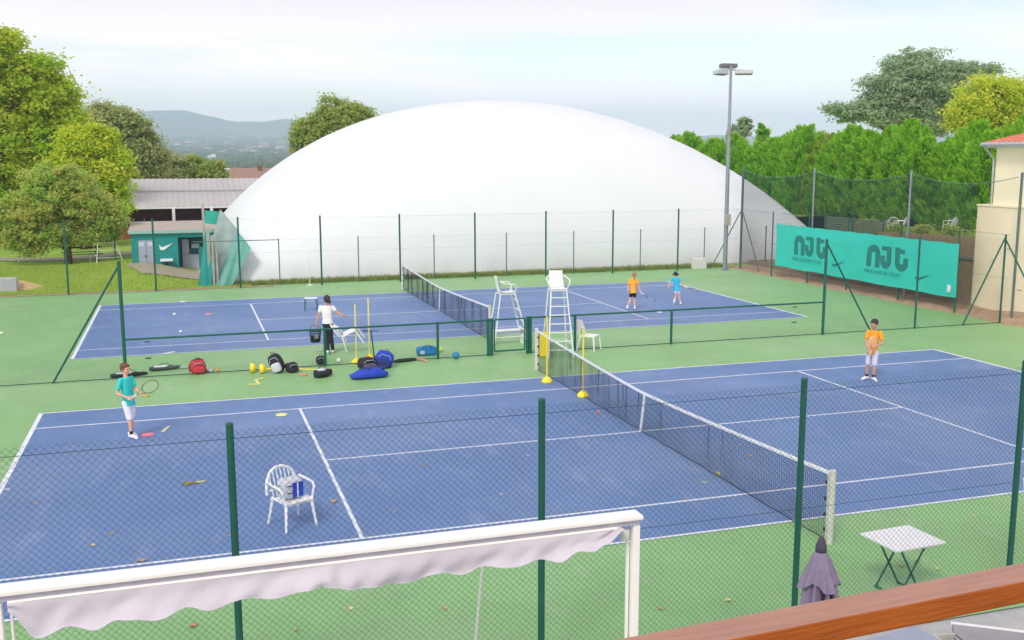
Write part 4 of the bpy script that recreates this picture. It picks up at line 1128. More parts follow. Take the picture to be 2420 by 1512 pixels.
t = thing('closed_parasol', 'closed purple-grey parasol tied up beside the dark fence post', 'parasol', (-3.40, -11.0, 0))
M_PAR = mat('mauve_canvas', (126, 116, 140), .8, var=.14, scale=7, bump=.3, bscale=25)
M_PARD = mat('dark_mauve', (66, 62, 78), .7, var=.2)
b = MB(); b.tube([(0, 0, 0), (0, 0, 2.1)], .022, 10); b.build('pole', mat('dark_metal', (50, 54, 60)), t)
b = MB(); b.lathe([(.003, 2.2), (.02, 2.19), (.028, 2.165), (.046, 2.12), (.05, 2.09), (.05, 2.055), (.03, 2.05)], n=18); b.build('finial', M_PARD, t, smooth=True)
def folds(n, a): return lambda th, z: 1+a*math.cos(n*th+z*4)*min(1, (2.1-z)*4)
def cape(s, q_):
    th = 2*math.pi*s; z = 2.06-.30*q_-.035*q_*math.cos(4*th+.5)
    r = .045+.125*q_**.8*(1+.20*math.cos(4*th+.5)); r *= 1+.10*math.cos(13*th)*q_
    return (r*math.cos(th), r*math.sin(th), z)
b = MB(); b.sheet(cape, 96, 16); b.build('top_cape', M_PAR, t, smooth=True)
def body_(s, q_):
    th = 2*math.pi*s; z = 1.90-1.15*q_
    r = (.075+.055*math.sin(math.pi*min(1, q_*1.5+.1)))*(1+.28*math.cos(8*th+q_*3)+.1*math.cos(15*th)); r = max(r, .03)
    return (r*math.cos(th), r*math.sin(th), z)
b = MB(); b.sheet(body_, 96, 24); b.build('folded_canopy', M_PAR, t, smooth=True)
b = MB()
for k in range(4):
    a = -1.9+.35*k; b.tube([(.04*math.cos(a), .04*math.sin(a), 1.9), (.13*math.cos(a), .13*math.sin(a), 1.72), (.12*math.cos(a), .12*math.sin(a), 1.45)], .016, 5)
b.build('rib', mat('near_black', (26, 34, 38)), t)
b = MB(); b.tube([(0, 0, .02), (0, 0, .09)], .25, 24); b.build('base', M_CONC, t)

t = thing('awning_frame', 'white awning frame with a scalloped grey fabric valance in the foreground', 'awning', (0, 0, 0))
M_AW = mat('white_lacquer', (242, 240, 234), .35, var=.03, scale=3)
b = MB(); b.box(-11.2, -12.03, 2.968, -5.64, -11.885, 3.0, .008); b.build('front_beam', M_AW, t)
b = MB(); b.box(-11.2, -12.008, 2.925, -5.66, -11.9, 2.966, .004); b.build('fabric_track', mat('shaded_front_grey', (176, 176, 190), .5), t)  # grey puts the shade of the white beam's front into the colour
for x0 in (-5.725, -9.91):
    b = MB(); b.box(x0+.02, -12.0, 0, x0+.075, -11.945, 2.923, .008); b.build('post', M_AW, t)
    b = MB(); b.box(x0-.008 if x0 > -6 else x0+.11, -11.96, 0, x0+.008 if x0 > -6 else x0+.125, -11.93, 2.87, .004); b.build('guide_rod', M_AW, t)
b = MB(); b.box(-5.78, -11.99, 2.80, -5.73, -11.94, 2.89, .006); b.build('bracket', mat('bracket_cream', (214, 216, 196), .5), t)
VB = [(-60, 1535), (20, 1440), (90, 1504), (157, 1472), (225, 1477), (285, 1449), (315, 1444), (367, 1447), (442, 1420), (499, 1425), (570, 1402), (630, 1405), (746, 1376), (836, 1380), (882, 1374), (968, 1371), (1039, 1348), (1084, 1354), (1137, 1333), (1212, 1329), (1257, 1312), (1313, 1318), (1362, 1292), (1396, 1292), (1422, 1279), (1463, 1240)]
VB = VB[1:]
BP = [at(u, v, -12.0) for u, v in VB]
def bottom(x):
    for a_, c_ in zip(BP, BP[1:]):
        if x <= c_.x: 
            q_ = max(0, (x-a_.x)/(c_.x-a_.x)); q_ = q_*q_*(3-2*q_); return a_.z+(c_.z-a_.z)*q_
    return BP[-1].z
x0, x1 = BP[0].x, BP[-1].x
def val(s, q_, off=0):
    x = x0+(x1-x0)*s; zt = 2.928; zb = bottom(x); z = zt+(zb-zt)*q_
    w = .022*math.sin(x*5.2+1.2*q_)+.012*math.sin(x*13+3*q_)+.010*math.sin(x*29+5*q_)+.03*math.sin(x*2.1+4*q_)
    # end gathers
    g = math.exp(-((x-x1)/.35)**2)*.5*math.sin(q_*9+x*6)+math.exp(-((x-x0)/.3)**2)*.5*math.sin(q_*8+x*6)+math.exp(-((x+7.86)/.16)**2)*.45*math.sin(x*44)
    return (x, -12.02-.05*q_+(w+g*.03)*q_+off, z)
M_VAL = mat('valance_cloth', (212, 206, 215), .75, var=.10, scale=2.2, bump=.25, bscale=9, trans=.25)
b = MB(); b.sheet(lambda s, q_: val(s, q_), 300, 18); b.build('valance', M_VAL, t, smooth=True, normals=False)
b = MB(); b.tube([(x, -12.018, 2.925) for x in np.linspace(x0, x1, 20)], .011, 6); b.build('valance_rod', M_AW, t)
b = MB(); b.tube([tuple(val(s, 1)) for s in np.linspace(0, 1, 300)], .0035, 5); b.build('hem', mat('hem_cloth', (214, 208, 220), .8), t)
# second awning post at the right edge
q = at(2424, 1130, -11.9)
q2 = at(2434, 1345, -11.9); k_ = q2.z/(q.z-q2.z)
b = MB(); b.tube([tuple(q), tuple(q2+(q2-q)*k_)], .022, 8); o = b.build('white_upright', M_AW); tag(o, 'white upright cut by the right edge of the view', 'post')

# balcony railing
ra, rb_, rf_ = ground(1480, 1505, 4.9), ground(2419, 1328, 4.9), ground(2016, 1453, 4.9)
rd = (rb_-ra).normalized(); RWD = abs((rf_-ra).cross(rd).z)
t = thing('balcony_railing', 'reddish brown wooden balcony railing in the bottom right foreground', 'railing', tuple(ra), math.atan2(rd.y, rd.x))
pxl = (at(1945, 1490, -17.25)-ra).dot(rd)
M_RAILT = mat('rail_top_pink_brown', (178, 132, 110), .5, scale=9, rgb2=(158, 112, 92), stretch=(.6, 8, 8), bump=.15, bscale=30, spec=.6)  # paler, pinker brown for the upward faces of the handrail
M_RAIL = mat('orange_brown_varnish', (174, 98, 28), .5, scale=6, rgb2=(138, 68, 18), stretch=(.5, 6, 6), bump=.15, bscale=30, spec=.5)
b = MB(); b.box(-4, -RWD, -.036, 4.5, 0, 0, .003); 
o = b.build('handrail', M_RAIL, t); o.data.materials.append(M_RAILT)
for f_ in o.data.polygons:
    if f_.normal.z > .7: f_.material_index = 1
b = MB(); b.box(-4, -RWD+.022, -.050, 4.5, -.012, -.038, .003); b.build('under_rail', M_RAIL, t)
for k, x in enumerate((-3.4, -1.4, pxl, 2.4, 4.2)):
    b = MB(); b.box(x-.032, -RWD+.004, -1.02, x+.032, -.004, -.052, .003); b.build('baluster_post', M_RAIL, t)
b = MB(); b.box(-4, -.04, -.98, 4.5, -.02, -.90, .003); b.build('bottom_rail', M_RAIL, t)
b = MB(); b.box(-14, -22, 3.72, -2, -17.05, 3.86); struct(b.build('balcony_deck', mat('deck_boards', (150, 96, 60), .7, stretch=(.3, 6, 1), rgb2=(120, 74, 44))))
# patio furniture seen under the rail
M_SLATE = mat('blue_grey_top', (150, 158, 176), .5, var=.08, scale=3)
t = thing('patio_table', 'blue-grey patio table glimpsed under the railing at bottom right', 'table', (-2.15, -10.75, 0), R(8))
b = MB(); b.box(-.7, -.45, .70, .55, .45, .73, .01); b.build('tabletop', M_SLATE, t)
for sx in (-.62, .47):
    for sy in (-.38, .38):
        b = MB(); b.tube([(sx, sy, 0), (sx, sy, .698)], .02, 8); b.build('leg', M_GALV, t)
t = thing('patio_bench', 'grey slab bench with a pale edge at the bottom right corner', 'bench', (-.62, -10.55, 0), R(-35))
b = MB(); b.box(-.6, -.35, .44, .8, .35, .50, .01); b.build('seat', mat('taupe_top', (150, 146, 150), .6), t)
b = MB(); b.box(-.61, .352, .43, .81, .38, .515, .006); b.build('edge_trim', M_WST, t)
for sx in (-.5, .7):
    b = MB(); b.box(sx-.04, -.3, 0, sx+.04, .3, .438); b.build('leg', M_GALV, t)
t = thing('glass_jar', 'clear plastic crate beside the grey slab bench under the railing', 'crate', (-1.18, -10.2, 0), R(-12))
t.name = 'plastic_crate'
b = MB(); b.box(-.12, -.12, 0, .12, -.105, .5); b.box(-.12, .105, 0, .12, .12, .5); b.box(-.12, -.104, 0, -.105, .104, .5); b.box(.105, -.104, 0, .12, .104, .5); b.box(-.104, -.104, 0, .104, .104, .02); b.build('wall', mat('milky_plastic', (196, 196, 186), .4), t)

# ================================================================== yellow agility poles with domed feet
def agility(label, u, v, top=1.66, m=M_YEL, group='yellow practice poles', lean=(0, 0)):
    q = ground(u, v)
    t = thing('agility_pole', label, 'pole', (q.x, q.y, 0), group=group)
    b = MB(); b.lathe([(.135, 0), (.14, .02), (.125, .07), (.085, .11), (.04, .13), (.03, .15)], n=24); b.build('domed_base', M_YEL, t, smooth=True)
    b = MB(); b.tube([(0, 0, .12), (lean[0], lean[1], top)], .020, 8); b.build('stick', m, t)
    return t
agility('yellow practice pole at the left, beside the far end of the near net', 1292, 903)
agility('yellow practice pole at the right, in front of the umpire ladder', 1377, 937)
agility('shorter pale yellow practice pole right of the woman', 842, 858, 1.62, M_PYEL)
agility('taller pale yellow practice pole behind the scooter handle', 873, 848, 1.72, M_PYEL)
# two lying poles
for (u, v, lab, uv2) in ((601, 880, 'yellow domed base lying leftmost by the black backpack', None), (624, 882, 'yellow pole lying on its side behind the black backpack', (788, 876))):
    q = ground(u, v); e = ground(*(uv2 or (690, 876)))
    t = thing('fallen_pole', lab, 'pole', (q.x, q.y, 0))
    d_ = (Vector((e.x, e.y, 0))-Vector((q.x, q.y, 0))).normalized()
    Mx = Vector((1, 0, 0)).rotation_difference(d_).to_matrix().to_4x4()
    M2 = Matrix.Translation((0, 0, .125)) @ Mx @ Matrix.Rotation(R(90), 4, 'Y')
    b = MB(); b.lathe([(.125, -.1), (.13, -.08), (.118, -.02), (.08, .02), (.035, .05)], n=22); b.v = [tuple(M2 @ Vector(w)) for w in b.v]; b.build('domed_base', M_YEL, t, smooth=True)
    if uv2:
        L2 = (e-q).length; b = MB(); b.tube([(d_*.03+Vector((0, 0, .12))), d_*L2+Vector((0, 0, .03))], .0155, 8); b.build('stick', M_YEL, t)
        b = MB(); b.tube([(d_*.16+Vector((0, .03, .11))), d_*.38+Vector((0, .02, .09))], .045, 10); b.build('sleeve', M_ORG, t)
# yellow bin behind the net post
q = ground(1284, 843)
t = thing('yellow_bin', 'tall yellow box standing behind the far post of the near net', 'bin', (q.x, q.y, 0), R(-10))
b = MB(); b.box(-.12, -.10, .02, .07, .10, .66, .02); b.build('body', M_YEL, t); b = MB(); b.box(-.13, -.11, .663, .08, .11, .70, .01); b.build('lid', mat('yellow_lid', (238, 196, 30), .45), t)

# ================================================================== bags and bits between the courts
def put(u, v): q = ground(u, v); return (q.x, q.y, 0)
def backpack(label, u, v, s, rz, m, m2, tilt=(0, 0), pocket=True, m3=None):
    t = thing('backpack', label, 'backpack', put(u, v), R(rz)); t.rotation_euler = (R(tilt[0]), R(tilt[1]), R(rz))
    W_, D_, H_ = s
    b = MB(); sell(b, (0, 0, H_/2), (W_/2, D_/2, H_/2), .6)
    b.v = [(x*(1-.18*max(0, z/H_-.5)), y+.03*math.sin(z/H_*3), z+.01*math.sin(x*30)) for x, y, z in b.v]; b.build('body', m, t, smooth=True)
    if pocket:
        b = MB(); sell(b, (0, -D_*.48, H_*.32), (W_*.36, D_*.2, H_*.24), .55); b.build('pocket', m2, t, smooth=True)
    for sx in (-1, 1):
        b = MB(); b.tube([(sx*W_*.2, D_*.35, H_*.93), (sx*W_*.28, D_*.75, H_*.7), (sx*W_*.3, D_*.7, H_*.35), (sx*W_*.3, D_*.4, H_*.1)], .018, 6, flat=.5); b.build('strap', m3 or m2, t)
    b = MB(); b.tube([(-.04, D_*.1, H_*.97), (-.03, D_*.1, H_+.05), (.03, D_*.1, H_+.05), (.04, D_*.1, H_*.97)], .009, 5); b.build('handle', m3 or m2, t)
    b = MB(); b.tube([(-W_*.34, -D_*.42, H_*.62), (-W_*.2, -D_*.48, H_*.82), (W_*.2, -D_*.48, H_*.82), (W_*.34, -D_*.42, H_*.62)], .007, 5); b.build('zip', M_LG, t)
    return t
def racketbag(label, u, v, L2, w, rz, m, m2, h=.12, z=0.0):
    t = thing('racket_bag', label, 'racket bag', put(u, v), R(rz)); t.location.z = z
    def prof(a): return 1 if a < .55 else max(.25, 1-(a-.55)*1.6)
    b = MB(); n = 22
    vs = []
    for i in range(n+1):
        a = i/n; k = prof(a)*min(1, .35+a*6)*min(1, .4+(1-a)*8)
        for j in range(14):
            th = 2*math.pi*j/14
            vs.append(((a-.5)*L2, w/2*k*math.copysign(abs(math.cos(th))**.7, math.cos(th)), h/2+h/2*(.6+.4*k)*math.copysign(abs(math.sin(th))**.7, math.sin(th))+.006*math.sin(i*1.7)))
    b.add(vs, [(i*14+j, i*14+(j+1) % 14, (i+1)*14+(j+1) % 14, (i+1)*14+j) for i in range(n) for j in range(14)]+[tuple(range(14)), tuple(range(n*14, n*14+14))])
    b.build('body', m, t, smooth=True)
    b = MB(); sell(b, (-L2*.14, -w*.08, h*.98), (L2*.22, w*.30, h*.14), .6); b.build('side_panel', m2, t, smooth=True)
    b = MB(); b.tube([(-L2*.2, w*.2, h), (-L2*.08, w*.34, h+.05), (L2*.1, w*.3, h+.05), (L2*.2, w*.1, h*.9)], .014, 6, flat=.5); b.build('strap', M_BLK, t)
    return t
racketbag('dark racket bag lying behind the head of the boy in turquoise', 305, 889, .9, .26, 8, M_BLK, M_LG, .10)
racketbag('flat black and white racket bag left of the red bag', 390, 873, .80, .30, 5, mat('charcoal_fabric', (64, 84, 84), .7, var=.3, scale=8), M_PLA, .10)
t = backpack('red rounded backpack with black trim lying among the bags', 468, 882, (.42, .30, .36), 10, M_RED, M_RED, m3=M_BLK)
b = MB(); b.tube([(-.19, .02, .06), (-.20, .02, .22), (-.12, .02, .34), (.05, .02, .37), (.14, .02, .32)], .03, 8); b.build('trim', M_BLK, t, smooth=True)
backpack('large black backpack leaning beside the yellow domed bases', 662, 880, (.36, .28, .52), -20, M_BLK, M_LG, tilt=(0, -22), m3=M_BLK)
backpack('soft black and grey bag slumped against the large black backpack', 690, 879, (.34, .26, .26), 20, M_BLK, M_BLK, m3=M_LG)
backpack('small black bag with looped straps behind the railing post', 758, 860, (.26, .2, .22), 0, M_BLK, M_BLK)
racketbag('black and white bag lying in front of the railing post', 764, 890, .52, .30, 24, M_BLK, M_LG, .20)
backpack('blue backpack with black rim in the pile of bags', 902, 868, (.50, .36, .46), -12, M_BLUE, M_BLUED, tilt=(0, 18), m3=M_BLK)
backpack('black backpack with red detail at the front of the pile', 868, 872, (.50, .34, .32), 16, M_BLK, mat('dark_grey_purple', (92, 84, 96), .7), m3=M_RED)
# flat blue bag
t = thing('duffel_bag', 'bright blue soft duffel bag lying flat nearest the near court', 'bag', put(872, 893), R(4))
b = MB(); sell(b, (0, 0, .11), (.50, .21, .11), .7, 28, 12); b.v = [(x, y, z*(1+.18*math.sin(x*6+1)-.1*math.cos(x*15))) for x, y, z in b.v]; b.build('body', M_BLUE, t, smooth=True)
b = MB(); sell(b, (.1, .07, .21), (.34, .12, .06), .7); b.build('top_fold', M_BLUED, t, smooth=True)
b = MB(); b.tube([(-.3, -.1, .15), (-.1, -.16, .16), (.15, -.15, .17), (.3, -.1, .14)], .012, 6, flat=.5); b.build('strap', M_BLUED, t)
# dark tube bag and turquoise bag, ball, small pieces
t = thing('racket_sleeve', 'long dark racket sleeve lying right of the pile of bags', 'racket cover', put(958, 855), R(14))
b = MB(); b.tube([(-.36, 0, .05), (-.2, 0, .055), (.2, 0, .05), (.32, 0, .04)], [.03, .055, .05, .03], 10); b.build('body', mat('dark_olive_fabric', (34, 46, 36), .7), t, smooth=True)
b = MB(); b.tube([(.32, 0, .04), (.44, 0, .035)], .022, 8); b.build('grip', mat('tan_grip', (200, 150, 130), .7), t)
t = thing('turquoise_bag', 'turquoise holdall standing behind the railing', 'bag', put(1008, 839), R(-4))
b = MB(); sell(b, (0, 0, .13), (.30, .13, .13), .5); b.build('body', M_TURQ, t, smooth=True)
b = MB(); b.tube([(-.14, -.12, .2), (-.08, -.15, .3), (.08, -.15, .3), (.14, -.12, .2)], .011, 6); b.build('handle', M_BLUED, t)
b = MB(); b.box(-.2, -.14, .06, -.08, -.131, .16); b.build('patch', M_LG, t)
def ball(label, u, v, r, m, name='ball', z=None, group=None, cat='ball'):
    q = ground(u, v); b = MB(); b.ell((0, 0, 0), (r, r, r), 16, 10); o = b.build(name, m, smooth=True); o.location = (q.x, q.y, (z or 0)+r+.008); return tag(o, label, cat, group)
M_TB = mat('tennis_ball_felt', (220, 226, 96), .9, var=.08, scale=30, bump=.3, bscale=200)
M_TBW = mat('pale_ball', (236, 240, 226), .8)
ball('blue ball on the green surface right of the turquoise holdall', 1077, 848, .10, mat('blue_ball', (40, 128, 176), .5))
ball('yellow ball touching the right end of the turquoise holdall', 1040, 832, .075, mat('lime_ball', (206, 220, 90), .7))
ball('small orange ball right of the red backpack', 515, 879, .045, M_ORG)
ball('white ball beside the pile, right of the woman', 800, 857, .06, M_TBW)
ball('yellow tennis ball at the foot of the near net', 1697, 1124, .034, M_TB)
ball('reddish ball on the near court, left of the net strap', 1413, 979, .036, mat('red_ball', (226, 130, 100), .7))
ball('pale ball alone on the far blue court, higher one', 412, 746, .05, M_TBW)
ball('pale ball above the low railing on the far blue court', 427, 787, .045, M_TBW)
ball('pale ball at the far left edge of the green surface', 4, 791, .05, M_TBW)
ball('white ball on the near alley by the baseline boy', 745, 1500*.63+2, .03, M_TBW) if 0 else None
# drink bottle
t = thing('water_bottle', 'white and pale blue bottle lying against the red backpack', 'bottle', put(493, 879), R(-30))
b = MB(); b.tube([(-.12, 0, .04), (.08, 0, .04), (.11, 0, .04)], [.038, .038, .02], 10); b.build('body', M_LG, t, smooth=True)
b = MB(); b.tube([(.111, 0, .04), (.14, 0, .04)], .018, 8); b.build('cap', M_TURQ, t)
t = thing('water_bottle', 'grey bottle lying left of the red backpack', 'bottle', put(437, 871), R(4))
b = MB(); b.tube([(-.14, 0, .035), (.08, 0, .035), (.12, 0, .03)], [.03, .03, .016], 10); b.build('body', mat('grey_bottle', (168, 190, 176), .4), t, smooth=True)
b = MB(); b.tube([(.121, 0, .03), (.24, 0, .03)], .014, 8); b.build('cap', M_BLK, t)
# pink bottle leaning
t = thing('drink_flask', 'thin coral pink flask under the turquoise holdall', 'bottle', put(994, 852), R(-60))
b = MB(); b.tube([(-.16, 0, .03), (.14, 0, .03), (.2, 0, .03)], [.028, .028, .012], 8); b.build('body', mat('coral', (232, 134, 128), .5), t, smooth=True)
b = MB(); b.tube([(.2, 0, .03), (.23, 0, .03)], .014, 8); b.build('cap', M_PLA, t)
# scooter
q = ground(884, 848)
t = thing('kick_scooter', 'black kick scooter standing behind the pile, its T handle in front of the pole', 'scooter', (q.x, q.y, 0), R(-20))
b = MB(); b.tube([(0, 0, .09), (-.07, 0, .78)], .017, 8); b.build('steering_tube', mat('dark_metal', (50, 54, 60)), t)
b = MB(); b.tube([(-.20, -.02, .79), (.06, .02, .79)], .012, 8); hb = b.build('handlebar', mat('dark_metal', (50, 54, 60)), t)
for x in (-.20, .06):
    b = MB(); b.tube([(x-.05*(1 if x < 0 else -1)-.05*(x < 0), -.02, .79), (x+.04*(1 if x > 0 else .6), 0, .79)], .018, 8); b.build('grip', mat('near_black', (26, 34, 38)), hb)
b = MB(); b.box(-.06, -.05, .07, .45, .05, .09, .008); b.build('deck', mat('dark_metal', (50, 54, 60)), t)
for x in (-.02, .47):
    b = MB(); b.tube([(x, -.015, .05), (x, .015, .05)], .05, 16); b.build('wheel', mat('near_black', (26, 34, 38)), t)
# flat rubber markers
def disc(label, u, v, r, m, name='floor_marker'):
    q = ground(u, v); b = MB(); b.lathe([(r, 0), (r, .006), (r*.9, .014), (r*.3, .018), (.004, .018)], n=28); o = b.build(name, m, smooth=True); o.location = (q.x, q.y, .009); return tag(o, label, 'marker')
disc('flat pale yellow round marker on the near court by the service line', 665, 981, .13, M_PYEL)
disc('flat pink round marker at the feet of the boy in turquoise', 349, 1028, .13, M_PINK)
disc('flat pink round marker on the far blue court', 493, 743, .13, mat('salmon_rubber', (240, 150, 150), .6))
disc('coral marker on the green surface in front of the black backpack', 717, 887, .10, mat('coral_rubber', (240, 112, 84), .6))
disc('tiny pink marker on the near alley left of the net', 1385, 979, .05, M_PINK) if 0 else None
disc('white round marker on the far court right of the low railing post', 1558, 738, .11, M_TBW)
disc('white round marker beyond the far court line near the bench', 432, 713, .11, M_PLA)
# throw-down strips
def strip(label, pts, m, w=.035, name='throw_down_strip'):
    q = [ground(u, v) for u, v in pts]; c = q[0]
    b = MB()
    for a_, c_ in zip(q, q[1:]):
        d_ = (c_-a_).normalized(); n_ = Vector((-d_.y, d_.x, 0))*w
        vs = [a_-n_-c, c_-n_-c, c_+n_-c, a_+n_-c]; vs = vs+[v_+Vector((0, 0, .008)) for v_ in vs]
        b.add(vs, [(3, 2, 1, 0), (4, 5, 6, 7), (0, 1, 5, 4), (1, 2, 6, 5), (2, 3, 7, 6), (3, 0, 4, 7)])
    o = b.build(name, m); o.location = (c.x, c.y, .009); return tag(o, label, 'marker')
strip('pale yellow folded floor strip in front of the yellow domed bases', [(588, 909), (612, 909), (604, 899), (622, 894)], M_PYEL)
strip('cream floor strip along the near edge of the far blue court', [(386, 837), (400, 834), (412, 832)], M_TBW, .05)
strip('pale curled strip lying right of the pink marker on the near court', [(384, 1022), (392, 1014), (400, 1008)], mat('pale_olive', (206, 212, 176), .7), .035)
t = thing('shuttle_cone', 'yellow-green squashed cone lying left of the nearest fence post', 'cone', put(436, 1146), R(10))
b = MB(); b.lathe([(.07, -.02), (.075, .0), (.05, .05), (.03, .11)], n=16); b.v = [(z*1.6+.02, y, abs(x)*.6+.012) for x, y, z in b.v]; b.build('body', mat('olive_yellow', (186, 180, 84), .6), t, smooth=True)
b = MB(); b.box(.10, -.015, .01, .34, .02, .03, .004); b.build('tag_strip', M_PYEL, t)
# dark rubber spots left on the surface
for (u, v, lab) in ((347, 808, 'small dark spot marker left of the low railing on the far court'), (350, 847, 'small dark spot marker on green between the courts at left'), (1878, 717, 'upper dark spot marker by the right fence post'), (1878, 726, 'middle dark spot marker by the right fence post'), (1876, 762, 'lower dark spot marker by the right fence post')):
    disc(lab, u, v, .085, mat('dark_rubber', (70, 84, 96), .8), 'spot_marker')
# fallen leaves
M_LEAF = [mat('fallen_leaf_brown', (196, 158, 108), .8, var=.3, scale=30), mat('fallen_leaf_yellow', (222, 208, 134), .8, var=.2, scale=30)]
LP = [(333, 1327), (1246, 1078), (1772, 1079), (456, 1480), (828, 1439), (52, 1182), (84, 1191), (219, 1290), (462, 1430), (933, 1373), (1384, 1012), (790, 1187), (2168, 1327), (2214, 1345), (2130, 1338), (932, 1210), (1185, 1170), (262, 1262), (1620, 1180), (1663, 1142), (540, 1268), (1050, 1440), (1720, 1420), (700, 1490), (1330, 1240), (1900, 1190), (360, 1040), (1000, 1100), (2300, 1220), (1560, 1440)]
me_l = []
for k in range(3):
    b = MB(); n = 9; r_ = random.Random(k)
    pts = [((.03+.028*abs(math.cos(2.5*2*math.pi*i/n+k)))*math.cos(2*math.pi*i/n), (.025+.02*abs(math.sin(2*math.pi*i/n*1.5)))*math.sin(2*math.pi*i/n), .004+.018*r_.random()) for i in range(n)]
    b.add(pts+[(0, 0, .01)], [(i, (i+1) % n, n) for i in range(n)])
    b.tube([(0, 0, .01), (.07, .02, .012)], .0025, 4)
    o = b.build('fallen_leaf', M_LEAF[k % 2], normals=False); me_l.append(o)
LL = ['large yellow leaf just above the awning beam at left', 'leaf on blue left of the middle fence post', 'leaf showing through the near net, level with its right half', 'large brown leaf on green at the bottom left below the valance', 'leaf on green just below the valance, right of the leftmost post', 'leaf at the far left of the near court, outer one of a pair', 'leaf at the far left of the near court, inner one of a pair', 'small leaf midway between the left edge and the leftmost post', 'leaf on green between the lowest brown leaf and the leftmost post', 'leaf on blue below the middle of the service box', 'pale leaf on blue just left of the net strap', 'leaf resting by the service line right of the armchair', 'brown leaf between the white table legs', 'leaf right of the white table legs near the railing', 'pale leaf left of the white table legs', 'leaf on blue straight right of the armchair', 'leaf on blue left of the middle fence post, lower one', 'leaf on blue left of the leftmost post and above the beam', 'leaf on blue right of the tall middle post near the awning corner', 'pale leaf left of the yellow ball at the net foot', 'leaf right beside the leftmost fence post above the beam', 'leaf on green left of the leaning white pole', 'leaf on green right of the awning post', 'leaf on green at the bottom edge between two posts', 'leaf just above the awning beam right of the middle post', 'leaf on blue under the net, left of the second post from the right', "small leaf beside the pink marker at the boy's feet", 'leaf on the centre of the left service box', 'leaf on the near alley right of the net post', 'leaf on green beyond the bottom of the awning post']
for i, (u, v) in enumerate(LP):
    o = me_l[i] if i < 3 else me_l[i % 3].copy()
    if i >= 3: COL.objects.link(o)
    q = ground(u, v); o.location = (q.x, q.y, .009); o.rotation_euler = (0, 0, i*1.3); k = 1.25 if i in (0, 2, 3, 11) else .6+.4*((i*7) % 5)/5; o.scale = (k, k, k)
    tag(o, LL[i], 'leaf', 'fallen leaves scattered on the courts')
# ================================================================== people
SKIN = mat('skin', (226, 172, 142), .55, var=.06, scale=10, spec=.35)
SKIN2 = mat('skin_tan', (206, 152, 124), .55, var=.06, scale=10, spec=.35)
M_EYE = mat('eye_dark', (40, 30, 28), .3)
M_LIP = mat('lip', (190, 110, 104), .5)
def organic(b, name, m, parent, voxel=.006, sm=3, fac=.5):
    o = b.build(name, m, None, normals=True)
    r_ = o.modifiers.new('r', 'REMESH'); r_.mode = 'VOXEL'; r_.voxel_size = voxel; r_.use_smooth_shade = True
    s = o.modifiers.new('s', 'SMOOTH'); s.iterations = sm; s.factor = fac
    bpy.context.view_layer.update()
    dg = bpy.context.evaluated_depsgraph_get(); me = bpy.data.meshes.new_from_object(o.evaluated_get(dg))
    bpy.data.objects.remove(o)
    me.name = name; me.materials.clear(); me.materials.append(m)
    me.polygons.foreach_set('use_smooth', [True]*len(me.polygons))
    o = bpy.data.objects.new(name, me); COL.objects.link(o)
    if parent is not None: o.parent = parent
    return o
def limb(b, pts, rs, n=12):
    b.tube(pts, rs, n)
    for p, r in zip(pts, rs): b.ell(p, (r, r, r), n, 8)
def rings(b, secs, lat, n=24, e=.85):
    lat = Vector(lat).normalized(); dep = Vector((-lat.y, lat.x, 0))
    vs = []
    for (c, w, d) in secs:
        for i in range(n):
            a = 2*math.pi*i/n; cs, sn = math.cos(a), math.sin(a)
            vs.append(Vector(c)+lat*w*math.copysign(abs(cs)**e, cs)+dep*d*math.copysign(abs(sn)**e, sn))
    fs = [(j*n+i, j*n+(i+1) % n, (j+1)*n+(i+1) % n, (j+1)*n+i) for j in range(len(secs)-1) for i in range(n)]
    fs += [tuple(reversed(range(n))), tuple(range((len(secs)-1)*n, len(secs)*n))]
    b.add(vs, fs)
def hand(b, wrist, d, palm, s, curl=.6, thumb_side=1):
    """palm, four unequal fingers and a thumb; d = pointing direction, palm = palm normal (fingers curl to it)"""
    d = Vector(d).normalized(); nrm = Vector(palm); nrm = (nrm-d*nrm.dot(d)).normalized(); lat = d.cross(nrm)*thumb_side
    w = Vector(wrist); L2 = .085*s
    for k in (-1, -.33, .33, 1):
        limb(b, [w+lat*k*.012*s, w+d*L2+lat*k*.030*s], [.014*s, .0125*s], 8)
    for i, (k, ln) in enumerate(((1, .068), (.36, .078), (-.3, .072), (-.95, .056))):
        p = w+d*L2+lat*k*.030*s; dd = d.copy(); seg = ln*s/3*1.25; pts = [p]; 
        for j in range(3):
            a = curl*(.7+.25*j); dd = (dd*math.cos(a)+nrm*math.sin(a)).normalized() if j or 1 else dd
            ax = dd; nrm_l = (nrm-ax*nrm.dot(ax)); nrm_l = nrm_l.normalized() if nrm_l.length > .05 else -d
            p = p+dd*seg; pts.append(p); dd = (dd*math.cos(curl*.35)+nrm_l*math.sin(curl*.35)).normalized()
        limb(b, pts, [.0095*s, .009*s, .0083*s, .0075*s], 8)
    t0 = w+d*.02*s+lat*.028*s
    limb(b, [t0, t0+(d*.5+lat*.8+nrm*.3).normalized()*.035*s, t0+(d*.8+lat*.75+nrm*.6).normalized()*.068*s], [.0125*s, .0105*s, .0085*s], 8)
